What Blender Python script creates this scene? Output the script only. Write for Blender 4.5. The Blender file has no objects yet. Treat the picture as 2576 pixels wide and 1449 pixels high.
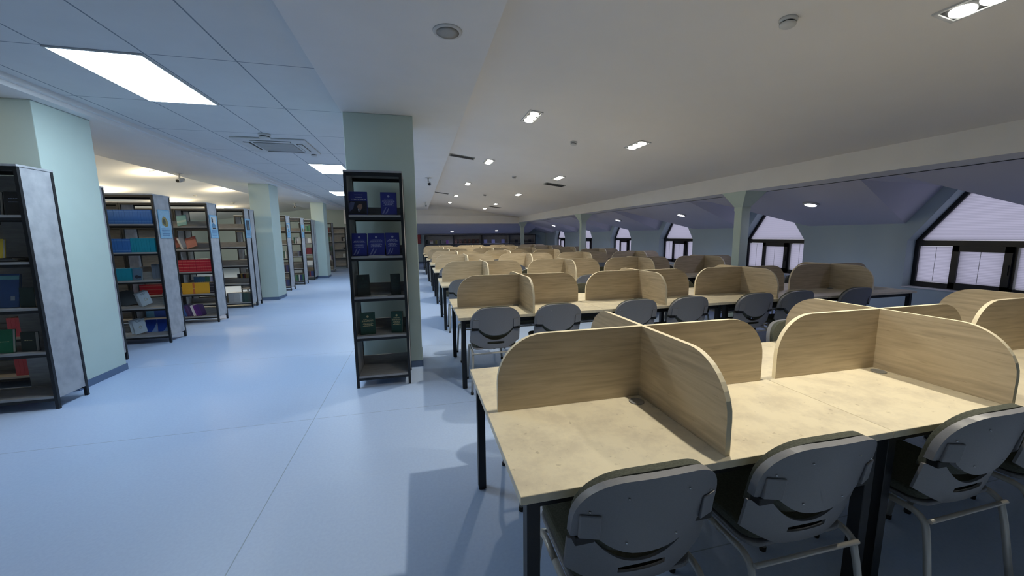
import bpy, bmesh, math, random
from mathutils import Matrix, Vector
random.seed(7)
S = bpy.context.scene
COL = S.collection
# ------------------------------------------------------------------ camera
FPX, W, H = 958.0, 2576.0, 1449.0
EYE = 1.55
R = [[0.97062, -0.24053, -0.00892], [-0.04085, -0.12808, -0.99092], [0.23720, 0.96217, -0.13414]]
def _unit(v):
    l = math.sqrt(sum(c*c for c in v)); return [c/l for c in v]
def _cross(a, b): return [a[1]*b[2]-a[2]*b[1], a[2]*b[0]-a[0]*b[2], a[0]*b[1]-a[1]*b[0]]
_fwdY = _unit([1050-1288, 595-724.5, FPX])           # world depth axis in camera space
_x0 = _unit([5140-1288, 558-724.5, FPX])
_down = _unit(_cross(_fwdY, [-c for c in _x0]))
if _down[1] < 0: _down = [-c for c in _down]
_right = _unit(_cross(_fwdY, _down))
if _right[0] < 0: _right = [-c for c in _right]
# columns = world axes expressed in camera coords (x right, y down, z forward)
cx = Vector((_right[0], _fwdY[0], -_down[0])); cy = Vector((_right[1], _fwdY[1], -_down[1])); cz = Vector((_right[2], _fwdY[2], -_down[2]))
cd = bpy.data.cameras.new('camera'); cam = bpy.data.objects.new('camera', cd); COL.objects.link(cam)
cam.matrix_world = Matrix(((cx.x, -cy.x, -cz.x, 0), (cx.y, -cy.y, -cz.y, 0), (cx.z, -cy.z, -cz.z, EYE), (0, 0, 0, 1)))
cd.sensor_width = 36; cd.lens = 36*FPX/W; cd.clip_start = .02; cd.clip_end = 200
S.camera = cam
# ------------------------------------------------------------------ sky, exposure
wd = bpy.data.worlds.new('sky'); S.world = wd; wd.use_nodes = True
wd.node_tree.nodes['Background'].inputs[0].default_value = (.86, .88, 1.0, 1)
wd.node_tree.nodes['Background'].inputs[1].default_value = 1.15
S.view_settings.view_transform = 'Standard'; S.view_settings.look = 'None'
S.view_settings.exposure = 0.0; S.view_settings.gamma = 1
try: S.view_settings.use_curve_mapping = False
except Exception: pass
S.cycles.max_bounces = 7; S.cycles.diffuse_bounces = 4; S.cycles.glossy_bounces = 3
S.cycles.transmission_bounces = 4; S.cycles.transparent_max_bounces = 8
S.cycles.sample_clamp_indirect = 4.0; S.cycles.use_denoising = True
S.cycles.caustics_reflective = False; S.cycles.caustics_refractive = False
# lamp strengths
P_DOWN, C_DOWN = 145.0, (1.0, .93, .77)
P_LEFT, C_LEFT = 52.0, (1.0, .82, .52)
P_SLOPE, C_SLOPE = 16.0, (.60, .62, 1.0)
E_PANEL, C_PANEL = 24.0, (.68, .85, 1.0)

# ------------------------------------------------------------------ materials
def srgb(r, g, b):
    f = lambda c: (c/255/12.92) if c/255 <= .04045 else ((c/255+.055)/1.055)**2.4
    return (f(r), f(g), f(b))
def mat(name, col, rough=.5, metal=0, col2=None, nscale=8, nstretch=(1, 1, 1), detail=4, bump=0, lo=.35, hi=.65, spec=None):
    m = bpy.data.materials.new(name); m.use_nodes = True
    nt = m.node_tree; b = nt.nodes['Principled BSDF']
    b.inputs['Base Color'].default_value = (*col, 1); b.inputs['Roughness'].default_value = rough
    b.inputs['Metallic'].default_value = metal
    if spec is not None: b.inputs['Specular IOR Level'].default_value = spec
    tc = nt.nodes.new('ShaderNodeTexCoord'); mp = nt.nodes.new('ShaderNodeMapping')
    mp.inputs['Scale'].default_value = nstretch
    nt.links.new(tc.outputs['Object'], mp.inputs['Vector'])
    no = nt.nodes.new('ShaderNodeTexNoise'); no.inputs['Scale'].default_value = nscale; no.inputs['Detail'].default_value = detail
    nt.links.new(mp.outputs[0], no.inputs['Vector'])
    cr = nt.nodes.new('ShaderNodeValToRGB')
    c2 = col2 if col2 else tuple(c*.93 for c in col)
    cr.color_ramp.elements[0].position = lo; cr.color_ramp.elements[0].color = (*c2, 1)
    cr.color_ramp.elements[1].position = hi; cr.color_ramp.elements[1].color = (*col, 1)
    nt.links.new(no.outputs['Fac'], cr.inputs[0]); nt.links.new(cr.outputs[0], b.inputs['Base Color'])
    if bump:
        bp = nt.nodes.new('ShaderNodeBump'); bp.inputs['Strength'].default_value = bump; bp.inputs['Distance'].default_value = .002
        nt.links.new(no.outputs['Fac'], bp.inputs['Height']); nt.links.new(bp.outputs[0], b.inputs['Normal'])
    return m
def emit(name, col, s):
    m = bpy.data.materials.new(name); m.use_nodes = True; nt = m.node_tree
    nt.nodes.remove(nt.nodes['Principled BSDF']); e = nt.nodes.new('ShaderNodeEmission')
    e.inputs[0].default_value = (*col, 1); e.inputs[1].default_value = s
    nt.links.new(e.outputs[0], nt.nodes['Material Output'].inputs[0]); return m

M = {}
M['white'] = mat('white_paint', srgb(230, 230, 230), .7, nscale=3, col2=srgb(227, 227, 227))
M['ceil'] = mat('ceiling_paint', srgb(232, 230, 228), .8, nscale=2, col2=srgb(230, 228, 226))
M['slope'] = mat('slope_paint', srgb(214, 214, 226), .8, nscale=2, col2=srgb(212, 212, 224))
M['wall'] = mat('pale_blue_green_wall_paint', srgb(188, 206, 212), .7, nscale=2, col2=srgb(185, 203, 209))
M['pillar'] = mat('pale_green_pillar_paint', srgb(196, 213, 206), .65, nscale=3, col2=srgb(193, 210, 203))
M['skirt'] = mat('blue_grey_skirting', srgb(96, 116, 146), .5)
M['black'] = mat('black_metal', srgb(24, 28, 33), .45, .2)
M['legm'] = mat('black_desk_metal', srgb(20, 25, 31), .45, .2)
M['board'] = mat('grey_wood_board', srgb(158, 157, 156), .5, col2=srgb(142, 141, 141), nscale=8, nstretch=(1, 6, 6))
M['concrete'] = mat('concrete_laminate', srgb(176, 178, 182), .55, col2=srgb(152, 154, 160), nscale=9, detail=9, lo=.3, hi=.62)
M['plastic'] = mat('grey_chair_plastic', srgb(126, 127, 132), .42, nscale=200, bump=.08)
M['dark_gap'] = mat('black_rubber', srgb(14, 15, 17), .6)
M['fabric'] = mat('dark_olive_fabric', srgb(82, 85, 75), .9, nscale=150, bump=.3, col2=srgb(66, 69, 60))
M['tube'] = mat('pale_grey_tube_metal', srgb(176, 174, 168), .35, .3)
M['screw'] = mat('bright_screw', srgb(225, 225, 225), .25, .8)
M['grommet'] = mat('grey_grommet_plastic', srgb(150, 150, 148), .4)
M['edge'] = mat('pale_edge_band', srgb(240, 228, 198), .5)
M['plasticw'] = mat('white_plastic', srgb(205, 207, 208), .45)
M['vent'] = mat('grey_vent_metal', srgb(160, 162, 162), .5)
M['ventdark'] = mat('vent_shadow', srgb(40, 42, 44), .8)
M['winframe'] = mat('black_window_frame', srgb(14, 18, 28), .4)
M['red'] = mat('red_cabinet', srgb(150, 40, 52), .5)
M['pages'] = mat('paper_pages', srgb(214, 208, 194), .8, nscale=60, nstretch=(1, 1, 30))
M['gold'] = mat('pale_gold_print', srgb(198, 186, 140), .5)
M['whiteink'] = mat('pale_print', srgb(176, 184, 214), .6)
M['em_spot'] = emit('spot_glow', (1, .97, .86), 9)
M['em_slope'] = emit('slope_glow', (.86, .88, 1), 12)
M['em_panel'] = emit('panel_glow', C_PANEL, E_PANEL)

def desk_mat():
    m = bpy.data.materials.new('pale_stone_laminate'); m.use_nodes = True; nt = m.node_tree; b = nt.nodes['Principled BSDF']
    b.inputs['Roughness'].default_value = .38
    tc = nt.nodes.new('ShaderNodeTexCoord')
    n1 = nt.nodes.new('ShaderNodeTexNoise'); n1.inputs['Scale'].default_value = 7; n1.inputs['Detail'].default_value = 10; n1.inputs['Roughness'].default_value = .68
    n2 = nt.nodes.new('ShaderNodeTexNoise'); n2.inputs['Scale'].default_value = 34; n2.inputs['Detail'].default_value = 9
    nt.links.new(tc.outputs['Object'], n1.inputs[0]); nt.links.new(tc.outputs['Object'], n2.inputs[0])
    c1 = nt.nodes.new('ShaderNodeValToRGB'); c1.color_ramp.elements[0].position = .36; c1.color_ramp.elements[0].color = (*srgb(208, 197, 174), 1)
    c1.color_ramp.elements[1].position = .56; c1.color_ramp.elements[1].color = (*srgb(227, 216, 189), 1)
    c2 = nt.nodes.new('ShaderNodeValToRGB'); c2.color_ramp.elements[0].position = .27; c2.color_ramp.elements[0].color = (.50, .46, .42, 1)
    c2.color_ramp.elements[1].position = .35; c2.color_ramp.elements[1].color = (1, 1, 1, 1)
    nt.links.new(n1.outputs[0], c1.inputs[0]); nt.links.new(n2.outputs[0], c2.inputs[0])
    mx = nt.nodes.new('ShaderNodeMix'); mx.data_type = 'RGBA'; mx.blend_type = 'MULTIPLY'; mx.inputs[0].default_value = .55
    nt.links.new(c1.outputs[0], mx.inputs[6]); nt.links.new(c2.outputs[0], mx.inputs[7]); nt.links.new(mx.outputs[2], b.inputs['Base Color'])
    return m
def wood_mat():
    m = bpy.data.materials.new('pale_oak_laminate'); m.use_nodes = True; nt = m.node_tree; b = nt.nodes['Principled BSDF']
    b.inputs['Roughness'].default_value = .5
    tc = nt.nodes.new('ShaderNodeTexCoord'); mp = nt.nodes.new('ShaderNodeMapping'); mp.inputs['Scale'].default_value = (1.6, 1.6, 20)
    nt.links.new(tc.outputs['Object'], mp.inputs[0])
    n1 = nt.nodes.new('ShaderNodeTexNoise'); n1.inputs['Scale'].default_value = 2.2; n1.inputs['Detail'].default_value = 9; n1.inputs['Distortion'].default_value = .6
    n2 = nt.nodes.new('ShaderNodeTexNoise'); n2.inputs['Scale'].default_value = 5; n2.inputs['Detail'].default_value = 6
    nt.links.new(mp.outputs[0], n1.inputs[0])
    mp2 = nt.nodes.new('ShaderNodeMapping'); mp2.inputs['Scale'].default_value = (2.2, 2.2, 26); nt.links.new(tc.outputs['Object'], mp2.inputs[0]); nt.links.new(mp2.outputs[0], n2.inputs[0])
    c1 = nt.nodes.new('ShaderNodeValToRGB'); e = c1.color_ramp.elements
    e[0].position = .28; e[0].color = (*srgb(172, 157, 134), 1); e[1].position = .68; e[1].color = (*srgb(205, 190, 164), 1)
    k = e.new(.47); k.color = (*srgb(190, 175, 149), 1)
    c2 = nt.nodes.new('ShaderNodeValToRGB'); c2.color_ramp.elements[0].position = .24; c2.color_ramp.elements[0].color = (.42, .34, .27, 1); c2.color_ramp.elements[1].position = .34; c2.color_ramp.elements[1].color = (1, 1, 1, 1)
    nt.links.new(n1.outputs[0], c1.inputs[0]); nt.links.new(n2.outputs[0], c2.inputs[0])
    mx = nt.nodes.new('ShaderNodeMix'); mx.data_type = 'RGBA'; mx.blend_type = 'MULTIPLY'; mx.inputs[0].default_value = .5
    nt.links.new(c1.outputs[0], mx.inputs[6]); nt.links.new(c2.outputs[0], mx.inputs[7]); nt.links.new(mx.outputs[2], b.inputs['Base Color'])
    return m
def floor_mat():
    m = bpy.data.materials.new('pale_blue_vinyl'); m.use_nodes = True; nt = m.node_tree; b = nt.nodes['Principled BSDF']
    b.inputs['Roughness'].default_value = .42; b.inputs['Specular IOR Level'].default_value = .30
    tc = nt.nodes.new('ShaderNodeTexCoord')
    n1 = nt.nodes.new('ShaderNodeTexNoise'); n1.inputs['Scale'].default_value = 60; n1.inputs['Detail'].default_value = 4
    nt.links.new(tc.outputs['Object'], n1.inputs[0])
    c1 = nt.nodes.new('ShaderNodeValToRGB'); c1.color_ramp.elements[0].position = .35; c1.color_ramp.elements[0].color = (*srgb(176, 197, 232), 1)
    c1.color_ramp.elements[1].position = .65; c1.color_ramp.elements[1].color = (*srgb(182, 203, 236), 1)
    nt.links.new(n1.outputs[0], c1.inputs[0])
    # welded sheet seams: thin dark lines every two metres
    sp = nt.nodes.new('ShaderNodeSeparateXYZ'); nt.links.new(tc.outputs['Object'], sp.inputs[0])
    def seam(out, off, period, w):
        a = nt.nodes.new('ShaderNodeMath'); a.operation = 'ADD'; a.inputs[1].default_value = off; nt.links.new(out, a.inputs[0])
        p = nt.nodes.new('ShaderNodeMath'); p.operation = 'PINGPONG'; p.inputs[1].default_value = period/2; nt.links.new(a.outputs[0], p.inputs[0])
        l = nt.nodes.new('ShaderNodeMath'); l.operation = 'LESS_THAN'; l.inputs[1].default_value = w; nt.links.new(p.outputs[0], l.inputs[0]); return l.outputs[0]
    s1 = seam(sp.outputs['Y'], -3.42, 2.0, .003); s2 = seam(sp.outputs['X'], .93, 6.0, .003)
    mxm = nt.nodes.new('ShaderNodeMath'); mxm.operation = 'MAXIMUM'; nt.links.new(s1, mxm.inputs[0]); nt.links.new(s2, mxm.inputs[1])
    mx = nt.nodes.new('ShaderNodeMix'); mx.data_type = 'RGBA'; mx.blend_type = 'MIX'
    sc = nt.nodes.new('ShaderNodeMath'); sc.operation = 'MULTIPLY'; sc.inputs[1].default_value = .5; nt.links.new(mxm.outputs[0], sc.inputs[0])
    nt.links.new(sc.outputs[0], mx.inputs[0]); nt.links.new(c1.outputs[0], mx.inputs[6]); mx.inputs[7].default_value = (*srgb(96, 112, 140), 1)
    nt.links.new(mx.outputs[2], b.inputs['Base Color']); return m
def blind_mat():
    m = bpy.data.materials.new('pleated_blind_fabric'); m.use_nodes = True; nt = m.node_tree
    nt.nodes.remove(nt.nodes['Principled BSDF'])
    tc = nt.nodes.new('ShaderNodeTexCoord'); wv = nt.nodes.new('ShaderNodeTexWave'); wv.wave_type = 'BANDS'; wv.bands_direction = 'Z'
    wv.inputs['Scale'].default_value = 14; nt.links.new(tc.outputs['Object'], wv.inputs[0])
    cr = nt.nodes.new('ShaderNodeValToRGB'); cr.color_ramp.elements[0].color = (.70, .69, .76, 1); cr.color_ramp.elements[1].color = (.88, .86, .93, 1)
    nt.links.new(wv.outputs[0], cr.inputs[0])
    d = nt.nodes.new('ShaderNodeBsdfDiffuse'); t = nt.nodes.new('ShaderNodeBsdfTranslucent'); mx = nt.nodes.new('ShaderNodeMixShader'); mx.inputs[0].default_value = .8
    nt.links.new(cr.outputs[0], d.inputs[0]); nt.links.new(cr.outputs[0], t.inputs[0])
    nt.links.new(d.outputs[0], mx.inputs[1]); nt.links.new(t.outputs[0], mx.inputs[2]); nt.links.new(mx.outputs[0], nt.nodes['Material Output'].inputs[0]); return m
def glass_mat():
    m = bpy.data.materials.new('window_glass'); m.use_nodes = True; nt = m.node_tree
    nt.nodes.remove(nt.nodes['Principled BSDF'])
    t = nt.nodes.new('ShaderNodeBsdfTransparent'); g = nt.nodes.new('ShaderNodeBsdfGlossy'); g.inputs['Roughness'].default_value = .05
    mx = nt.nodes.new('ShaderNodeMixShader'); mx.inputs[0].default_value = .06
    nt.links.new(t.outputs[0], mx.inputs[1]); nt.links.new(g.outputs[0], mx.inputs[2]); nt.links.new(mx.outputs[0], nt.nodes['Material Output'].inputs[0]); return m
def tile_mat():
    m = mat('ceiling_tile_paint', srgb(216, 219, 221), .8, nscale=4, col2=srgb(213, 216, 218)); nt = m.node_tree; b = nt.nodes['Principled BSDF']
    src = b.inputs['Base Color'].links[0].from_socket
    tc = nt.nodes.new('ShaderNodeTexCoord'); sp = nt.nodes.new('ShaderNodeSeparateXYZ'); nt.links.new(tc.outputs['Object'], sp.inputs[0])
    outs = []
    for ax, off, per, w in (('X', 1.335, .615, .006), ('Y', -3.67, 1.165, .005)):
        a = nt.nodes.new('ShaderNodeMath'); a.operation = 'ADD'; a.inputs[1].default_value = off; nt.links.new(sp.outputs[ax], a.inputs[0])
        p = nt.nodes.new('ShaderNodeMath'); p.operation = 'PINGPONG'; p.inputs[1].default_value = per/2; nt.links.new(a.outputs[0], p.inputs[0])
        l = nt.nodes.new('ShaderNodeMath'); l.operation = 'LESS_THAN'; l.inputs[1].default_value = w; nt.links.new(p.outputs[0], l.inputs[0]); outs.append(l.outputs[0])
    mm = nt.nodes.new('ShaderNodeMath'); mm.operation = 'MAXIMUM'; nt.links.new(outs[0], mm.inputs[0]); nt.links.new(outs[1], mm.inputs[1])
    mx = nt.nodes.new('ShaderNodeMix'); mx.data_type = 'RGBA'; nt.links.new(mm.outputs[0], mx.inputs[0]); nt.links.new(src, mx.inputs[6])
    mx.inputs[7].default_value = (*srgb(128, 140, 152), 1); nt.links.new(mx.outputs[2], b.inputs['Base Color']); return m
M['desk'] = desk_mat(); M['wood'] = wood_mat(); M['floor'] = floor_mat(); M['blind'] = blind_mat(); M['glass'] = glass_mat(); M['tile'] = tile_mat()
_cm = {}
def colm(rgb, rough=.5):
    k = (rgb, rough)
    if k not in _cm: _cm[k] = mat('cover_%02x%02x%02x' % rgb, srgb(*rgb), rough, nscale=30)
    return _cm[k]

# ------------------------------------------------------------------ mesh builder
class MB:
    def __init__(s): s.v = []; s.f = []; s.m = []; s.sm = []
    def face(s, idx, m=0, smooth=False): s.f.append(idx); s.m.append(m); s.sm.append(smooth)
    def add(s, vs, fs, m=0, smooth=False):
        o = len(s.v); s.v += [tuple(v) for v in vs]
        for f in fs: s.face([o+i for i in f], m, smooth)
        return s
    def box(s, x0, y0, z0, x1, y1, z1, m=0):
        return s.add([(x0, y0, z0), (x1, y0, z0), (x1, y1, z0), (x0, y1, z0), (x0, y0, z1), (x1, y0, z1), (x1, y1, z1), (x0, y1, z1)],
                     [(0, 3, 2, 1), (4, 5, 6, 7), (0, 1, 5, 4), (1, 2, 6, 5), (2, 3, 7, 6), (3, 0, 4, 7)], m)
    def prism(s, poly, ax, a0, a1, m=0, me=None):
        """poly: 2D points; extruded along axis ax ('x','y','z') from a0 to a1. Counter-clockwise poly seen from +axis."""
        def P(p, a): return {'x': (a, p[0], p[1]), 'y': (p[0], a, p[1]), 'z': (p[0], p[1], a)}[ax]
        n = len(poly); o = len(s.v); me = m if me is None else me
        s.v += [P(p, a0) for p in poly]+[P(p, a1) for p in poly]
        s.face([o+i for i in range(n)], m); s.face([o+n+i for i in range(n)][::-1], m)
        for i in range(n):
            j = (i+1) % n; s.face([o+i, o+n+i, o+n+j, o+j], me)
        return s
    def tube(s, pts, r, n=10, m=0, caps=True):
        pts = [Vector(p) for p in pts]; o = len(s.v); up = None
        for i, p in enumerate(pts):
            d = (pts[min(i+1, len(pts)-1)]-pts[max(i-1, 0)]).normalized()
            if up is None: up = d.orthogonal().normalized()
            up = (up-d*up.dot(d)).normalized(); q = d.cross(up)
            rr = r[i] if isinstance(r, (list, tuple)) else r
            for k in range(n):
                a = 2*math.pi*k/n; s.v.append(tuple(p+rr*(math.cos(a)*up+math.sin(a)*q)))
        for i in range(len(pts)-1):
            for k in range(n):
                k2 = (k+1) % n; s.face([o+i*n+k, o+i*n+k2, o+(i+1)*n+k2, o+(i+1)*n+k], m, True)
        if caps:
            s.face([o+k for k in range(n)][::-1], m); e = o+(len(pts)-1)*n; s.face([e+k for k in range(n)], m)
        return s
    def lathe(s, prof, n=28, m=0, c=(0, 0, 0), smooth=True):
        o = len(s.v)
        for r, z in prof:
            for k in range(n):
                a = 2*math.pi*k/n; s.v.append((c[0]+r*math.cos(a), c[1]+r*math.sin(a), c[2]+z))
        for i in range(len(prof)-1):
            for k in range(n):
                k2 = (k+1) % n; s.face([o+i*n+k, o+i*n+k2, o+(i+1)*n+k2, o+(i+1)*n+k], m, smooth)
        s.face([o+k for k in range(n)][::-1], m); e = o+(len(prof)-1)*n; s.face([e+k for k in range(n)], m)
        return s
    def mesh(s, name, mats, fix=True):
        me = bpy.data.meshes.new(name); me.from_pydata(s.v, [], s.f)
        for x in mats: me.materials.append(M[x] if isinstance(x, str) else x)
        me.polygons.foreach_set('material_index', s.m); me.polygons.foreach_set('use_smooth', s.sm)
        if fix:
            bm = bmesh.new(); bm.from_mesh(me); bmesh.ops.recalc_face_normals(bm, faces=bm.faces); bm.to_mesh(me); bm.free()
        me.update(); return me
    def build(s, name, mats, parent=None, bevel=0, seg=2, loc=None, rot=None, fix=True):
        if not isinstance(mats, (list, tuple)): mats = [mats]
        o = bpy.data.objects.new(name, s.mesh(name, mats, fix)); COL.objects.link(o)
        if parent: o.parent = parent
        if loc: o.location = loc
        if rot: o.rotation_euler = rot
        if bevel:
            b = o.modifiers.new('bevel', 'BEVEL'); b.width = bevel; b.segments = seg; b.limit_method = 'ANGLE'; b.angle_limit = .6
        return o
def setp(o, label=None, cat=None, group=None, kind=None):
    if label: o['label'] = label
    if cat: o['category'] = cat
    if group: o['group'] = group
    if kind: o['kind'] = kind
    return o
def thing(name, label, cat, loc=(0, 0, 0), rz=0, group=None):
    o = bpy.data.objects.new(name, None); COL.objects.link(o); o.location = loc; o.rotation_euler = (0, 0, rz); o.empty_display_size = .1
    return setp(o, label, cat, group)
def dup(root, loc, rz, label, group=None):
    def rec(o, par):
        c = o.copy(); COL.objects.link(c)
        if par: c.parent = par
        for ch in o.children: rec(ch, c)
        return c
    c = rec(root, None); c.location = loc
    e = list(root.rotation_euler); e[2] = rz; c.rotation_euler = e
    c['label'] = label
    if group: c['group'] = group
    return c
def struct(name, mb, mats, label, cat, **k):
    return setp(mb.build(name, mats, **k), label, cat, None, 'structure')
ORD = ['zeroth', 'first', 'second', 'third', 'fourth', 'fifth', 'sixth', 'seventh', 'eighth', 'ninth', 'tenth', 'eleventh', 'twelfth', 'thirteenth', 'fourteenth', 'fifteenth', 'sixteenth', 'seventeenth', 'eighteenth', 'nineteenth', 'twentieth', 'twenty-first', 'twenty-second', 'twenty-third', 'twenty-fourth']

# ================================================================== STRUCTURE
XW, YF, YB, XL = 7.8, 22.9, -3.0, -10.3       # right wall, far wall, back wall, left wall
def zr(x): return 3.04-.129*(x-1.42)           # sloping reading-room ceiling
def zl(x): return 3.16-.129*(-4.8-x)           # mirrored ceiling over the stacks
def zs(x): return 2.25-.273*(x-5.75)           # eaves slope on the right
def zf(y): return 2.20-.23*(y-20.35)           # eaves slope at the far end
struct('floor', MB().box(XL, YB, -.1, XW+.3, YF, 0), 'floor', 'pale blue vinyl floor with fine welded seams', 'floor')
struct('ceiling', MB().box(-3.34, YB, 2.94, -.70, 20.0, 3.0), 'tile', 'grid ceiling of white tiles over the left aisle', 'ceiling')
c = MB(); c.prism([(.50, zr(.50)), (5.45, zr(5.45)), (5.45, zr(5.45)+.05), (.50, zr(.50)+.05)], 'y', YB, 20.1)
struct('ceiling_reading_room', c, 'ceil', 'smooth sloping white ceiling above the desks', 'ceiling')
c = MB(); c.prism([(XL, zl(XL)), (-4.75, zl(-4.75)), (-4.75, zl(-4.75)+.05), (XL, zl(XL)+.05)], 'y', YB, YF)
struct('ceiling_stacks', c, 'ceil', 'sloping warm-lit ceiling above the book stacks', 'ceiling')
struct('ceiling_light_block', MB().box(XL, YB, 3.42, XW+.3, YF+.1, 3.5), 'ceil', 'unseen slab added above the hung ceilings to block sky light', 'ceiling')  # unseen slab, added only to keep sky light from leaking in overhead
# beams
struct('trim_centre_beam', MB().box(-.735, YB, 2.87, .55, 20.0, 3.42), 'white', 'broad white ceiling beam over the centre pillar', 'beam')
c = MB(); c.box(-4.80, YB, 2.85, -3.34, 20.0, 3.42); c.box(-3.34, YB, 2.895, -3.29, 20.0, 2.94)
struct('trim_left_beam', c, 'white', 'white stepped ceiling beam over the left pillars', 'beam')
struct('trim_right_beam', MB().box(5.30, YB, 2.255, 5.78, 20.0, 3.42), 'white', 'white ceiling beam over the slim window-side columns', 'beam')
c = MB(); c.box(-3.4, 20.0, 2.19, 5.78, 20.45, 3.42)
c.prism([(.0, 2.19), (5.30, 2.19), (5.30, 2.50), (4.2, 2.60), (.0, 2.62)], 'y', 19.94, 20.0)
struct('trim_far_beam', c, 'white', 'white ceiling beam crossing the far end', 'beam')
# right wall with dormer-shaped window openings
WC = [3.76+3.33*i for i in range(6)]
ZB, ZT, ZA = .65, 1.41, 2.19
def opening(c): return [(c-.8, ZB), (c+.8, ZB), (c+.8, ZT), (c+.26, ZA), (c-.26, ZA), (c-.8, ZT)]
def wall_with_holes():
    bm = bmesh.new(); edges = []
    def ring(pts, x):
        vs = [bm.verts.new((x, p[0], p[1])) for p in pts]
        return [bm.edges.new((vs[i], vs[(i+1) % len(vs)])) for i in range(len(vs))]
    edges += ring([(YB, 0), (YF, 0), (YF, 3.42), (YB, 3.42)], XW)
    for c in WC: edges += ring(opening(c), XW)
    bmesh.ops.triangle_fill(bm, use_beauty=True, use_dissolve=False, edges=edges)
    me = bpy.data.meshes.new('tmp'); bm.to_mesh(me)
    mb = MB(); mb.v = [tuple(v.co) for v in me.vertices]; n = len(mb.v)
    fs = [list(p.vertices) for p in me.polygons]
    for f in fs: mb.face(f)
    mb.v += [(v[0]+.3, v[1], v[2]) for v in mb.v[:n]]
    for f in fs: mb.face([i+n for i in f][::-1])
    cnt = {}
    for f in fs:
        for i in range(len(f)): k = tuple(sorted((f[i], f[(i+1) % len(f)]))); cnt[k] = cnt.get(k, 0)+1
    for (a, b), k in cnt.items():
        if k == 1: mb.face([a, b, b+n, a+n])
    bm.free(); bpy.data.meshes.remove(me); return mb
struct('wall_right', wall_with_holes(), 'wall', 'pale blue low wall with dormer windows on the right', 'wall')
# eaves slope with dormer cut-outs, plus the dormer cheeks
c = MB(); y = YB
def quad(mb, pts): mb.add(pts, [tuple(range(len(pts)))])
X0, X1 = 5.76, 7.8
A_, D_, C_ = .20, .86, .44
for wc in WC:
    quad(c, [(X0, y, zs(X0)), (X0, wc-A_, zs(X0)), (X1, wc-D_, zs(X1)), (X1, y, zs(X1))])
    # strip of slope to next dormer starts at +A_/+D_
    quad(c, [(X0, wc-A_, zs(X0)), (X1, wc-C_, zs(X0)), (X1, wc-D_, zs(X1))])
    quad(c, [(X0, wc+A_, zs(X0)), (X1, wc+D_, zs(X1)), (X1, wc+C_, zs(X0))])
    quad(c, [(X0, wc-A_, zs(X0)), (X0, wc+A_, zs(X0)), (X1, wc+C_, zs(X0)), (X1, wc-C_, zs(X0))])
    # fill the slope between the valley and the next dormer using its own start
    y = None
    nxt = WC[WC.index(wc)+1] if wc != WC[-1] else None
    if nxt is None:
        quad(c, [(X0, wc+A_, zs(X0)), (X0, YF, zs(X0)), (X1, YF, zs(X1)), (X1, wc+D_, zs(X1))])
    else:
        quad(c, [(X0, wc+A_, zs(X0)), (X0, nxt-A_, zs(X0)), (X1, nxt-D_, zs(X1)), (X1, wc+D_, zs(X1))])
        y = None
    if nxt is not None:
        # following loop must not redraw this strip
        pass
    y = 1e9
# drop degenerate strips that start beyond the dormer (only the first strip is kept)
keepf, keepm, keeps = [], [], []
for f, m_, s_ in zip(c.f, c.m, c.sm):
    if max(c.v[i][1] for i in f) < 1e8: keepf.append(f); keepm.append(m_); keeps.append(s_)
c.f, c.m, c.sm = keepf, keepm, keeps
used = sorted({i for f in c.f for i in f}); mp = {i: k for k, i in enumerate(used)}
c.v = [c.v[i] for i in used]; c.f = [[mp[i] for i in f] for f in c.f]
struct('ceiling_eaves', c, 'slope', 'low sloping ceiling with dormer folds above the windows', 'ceiling', fix=False)
c = MB(); c.prism([(20.42, zf(20.42)), (YF, zf(YF)), (YF, zf(YF)+.05), (20.42, zf(20.42)+.05)], 'x', -3.4, 6.6)
struct('ceiling_far_eaves', c, 'slope', 'low sloping ceiling above the far wall shelves', 'ceiling')
struct('wall_far', MB().box(XL, YF, 0, XW+.3, YF+.12, 3.5), 'wall', 'pale blue far end wall', 'wall')
struct('wall_left', MB().box(XL-.12, YB, 0, XL, YF+.12, 3.5), 'wall', 'pale wall beyond the book stacks', 'wall')
struct('wall_back', MB().box(XL-.12, YB-.12, 0, XW+.3, YB, 3.5), 'wall', 'pale wall closing the near end', 'wall')
struct('baseboard_far', MB().box(XL, YF-.015, 0, XW, YF, .09), 'skirt', 'blue-grey skirting along the far wall', 'baseboard')
struct('baseboard_right', MB().box(XW-.015, YB, 0, XW, YF-.02, .09), 'skirt', 'blue-grey skirting along the window wall', 'baseboard')
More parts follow.
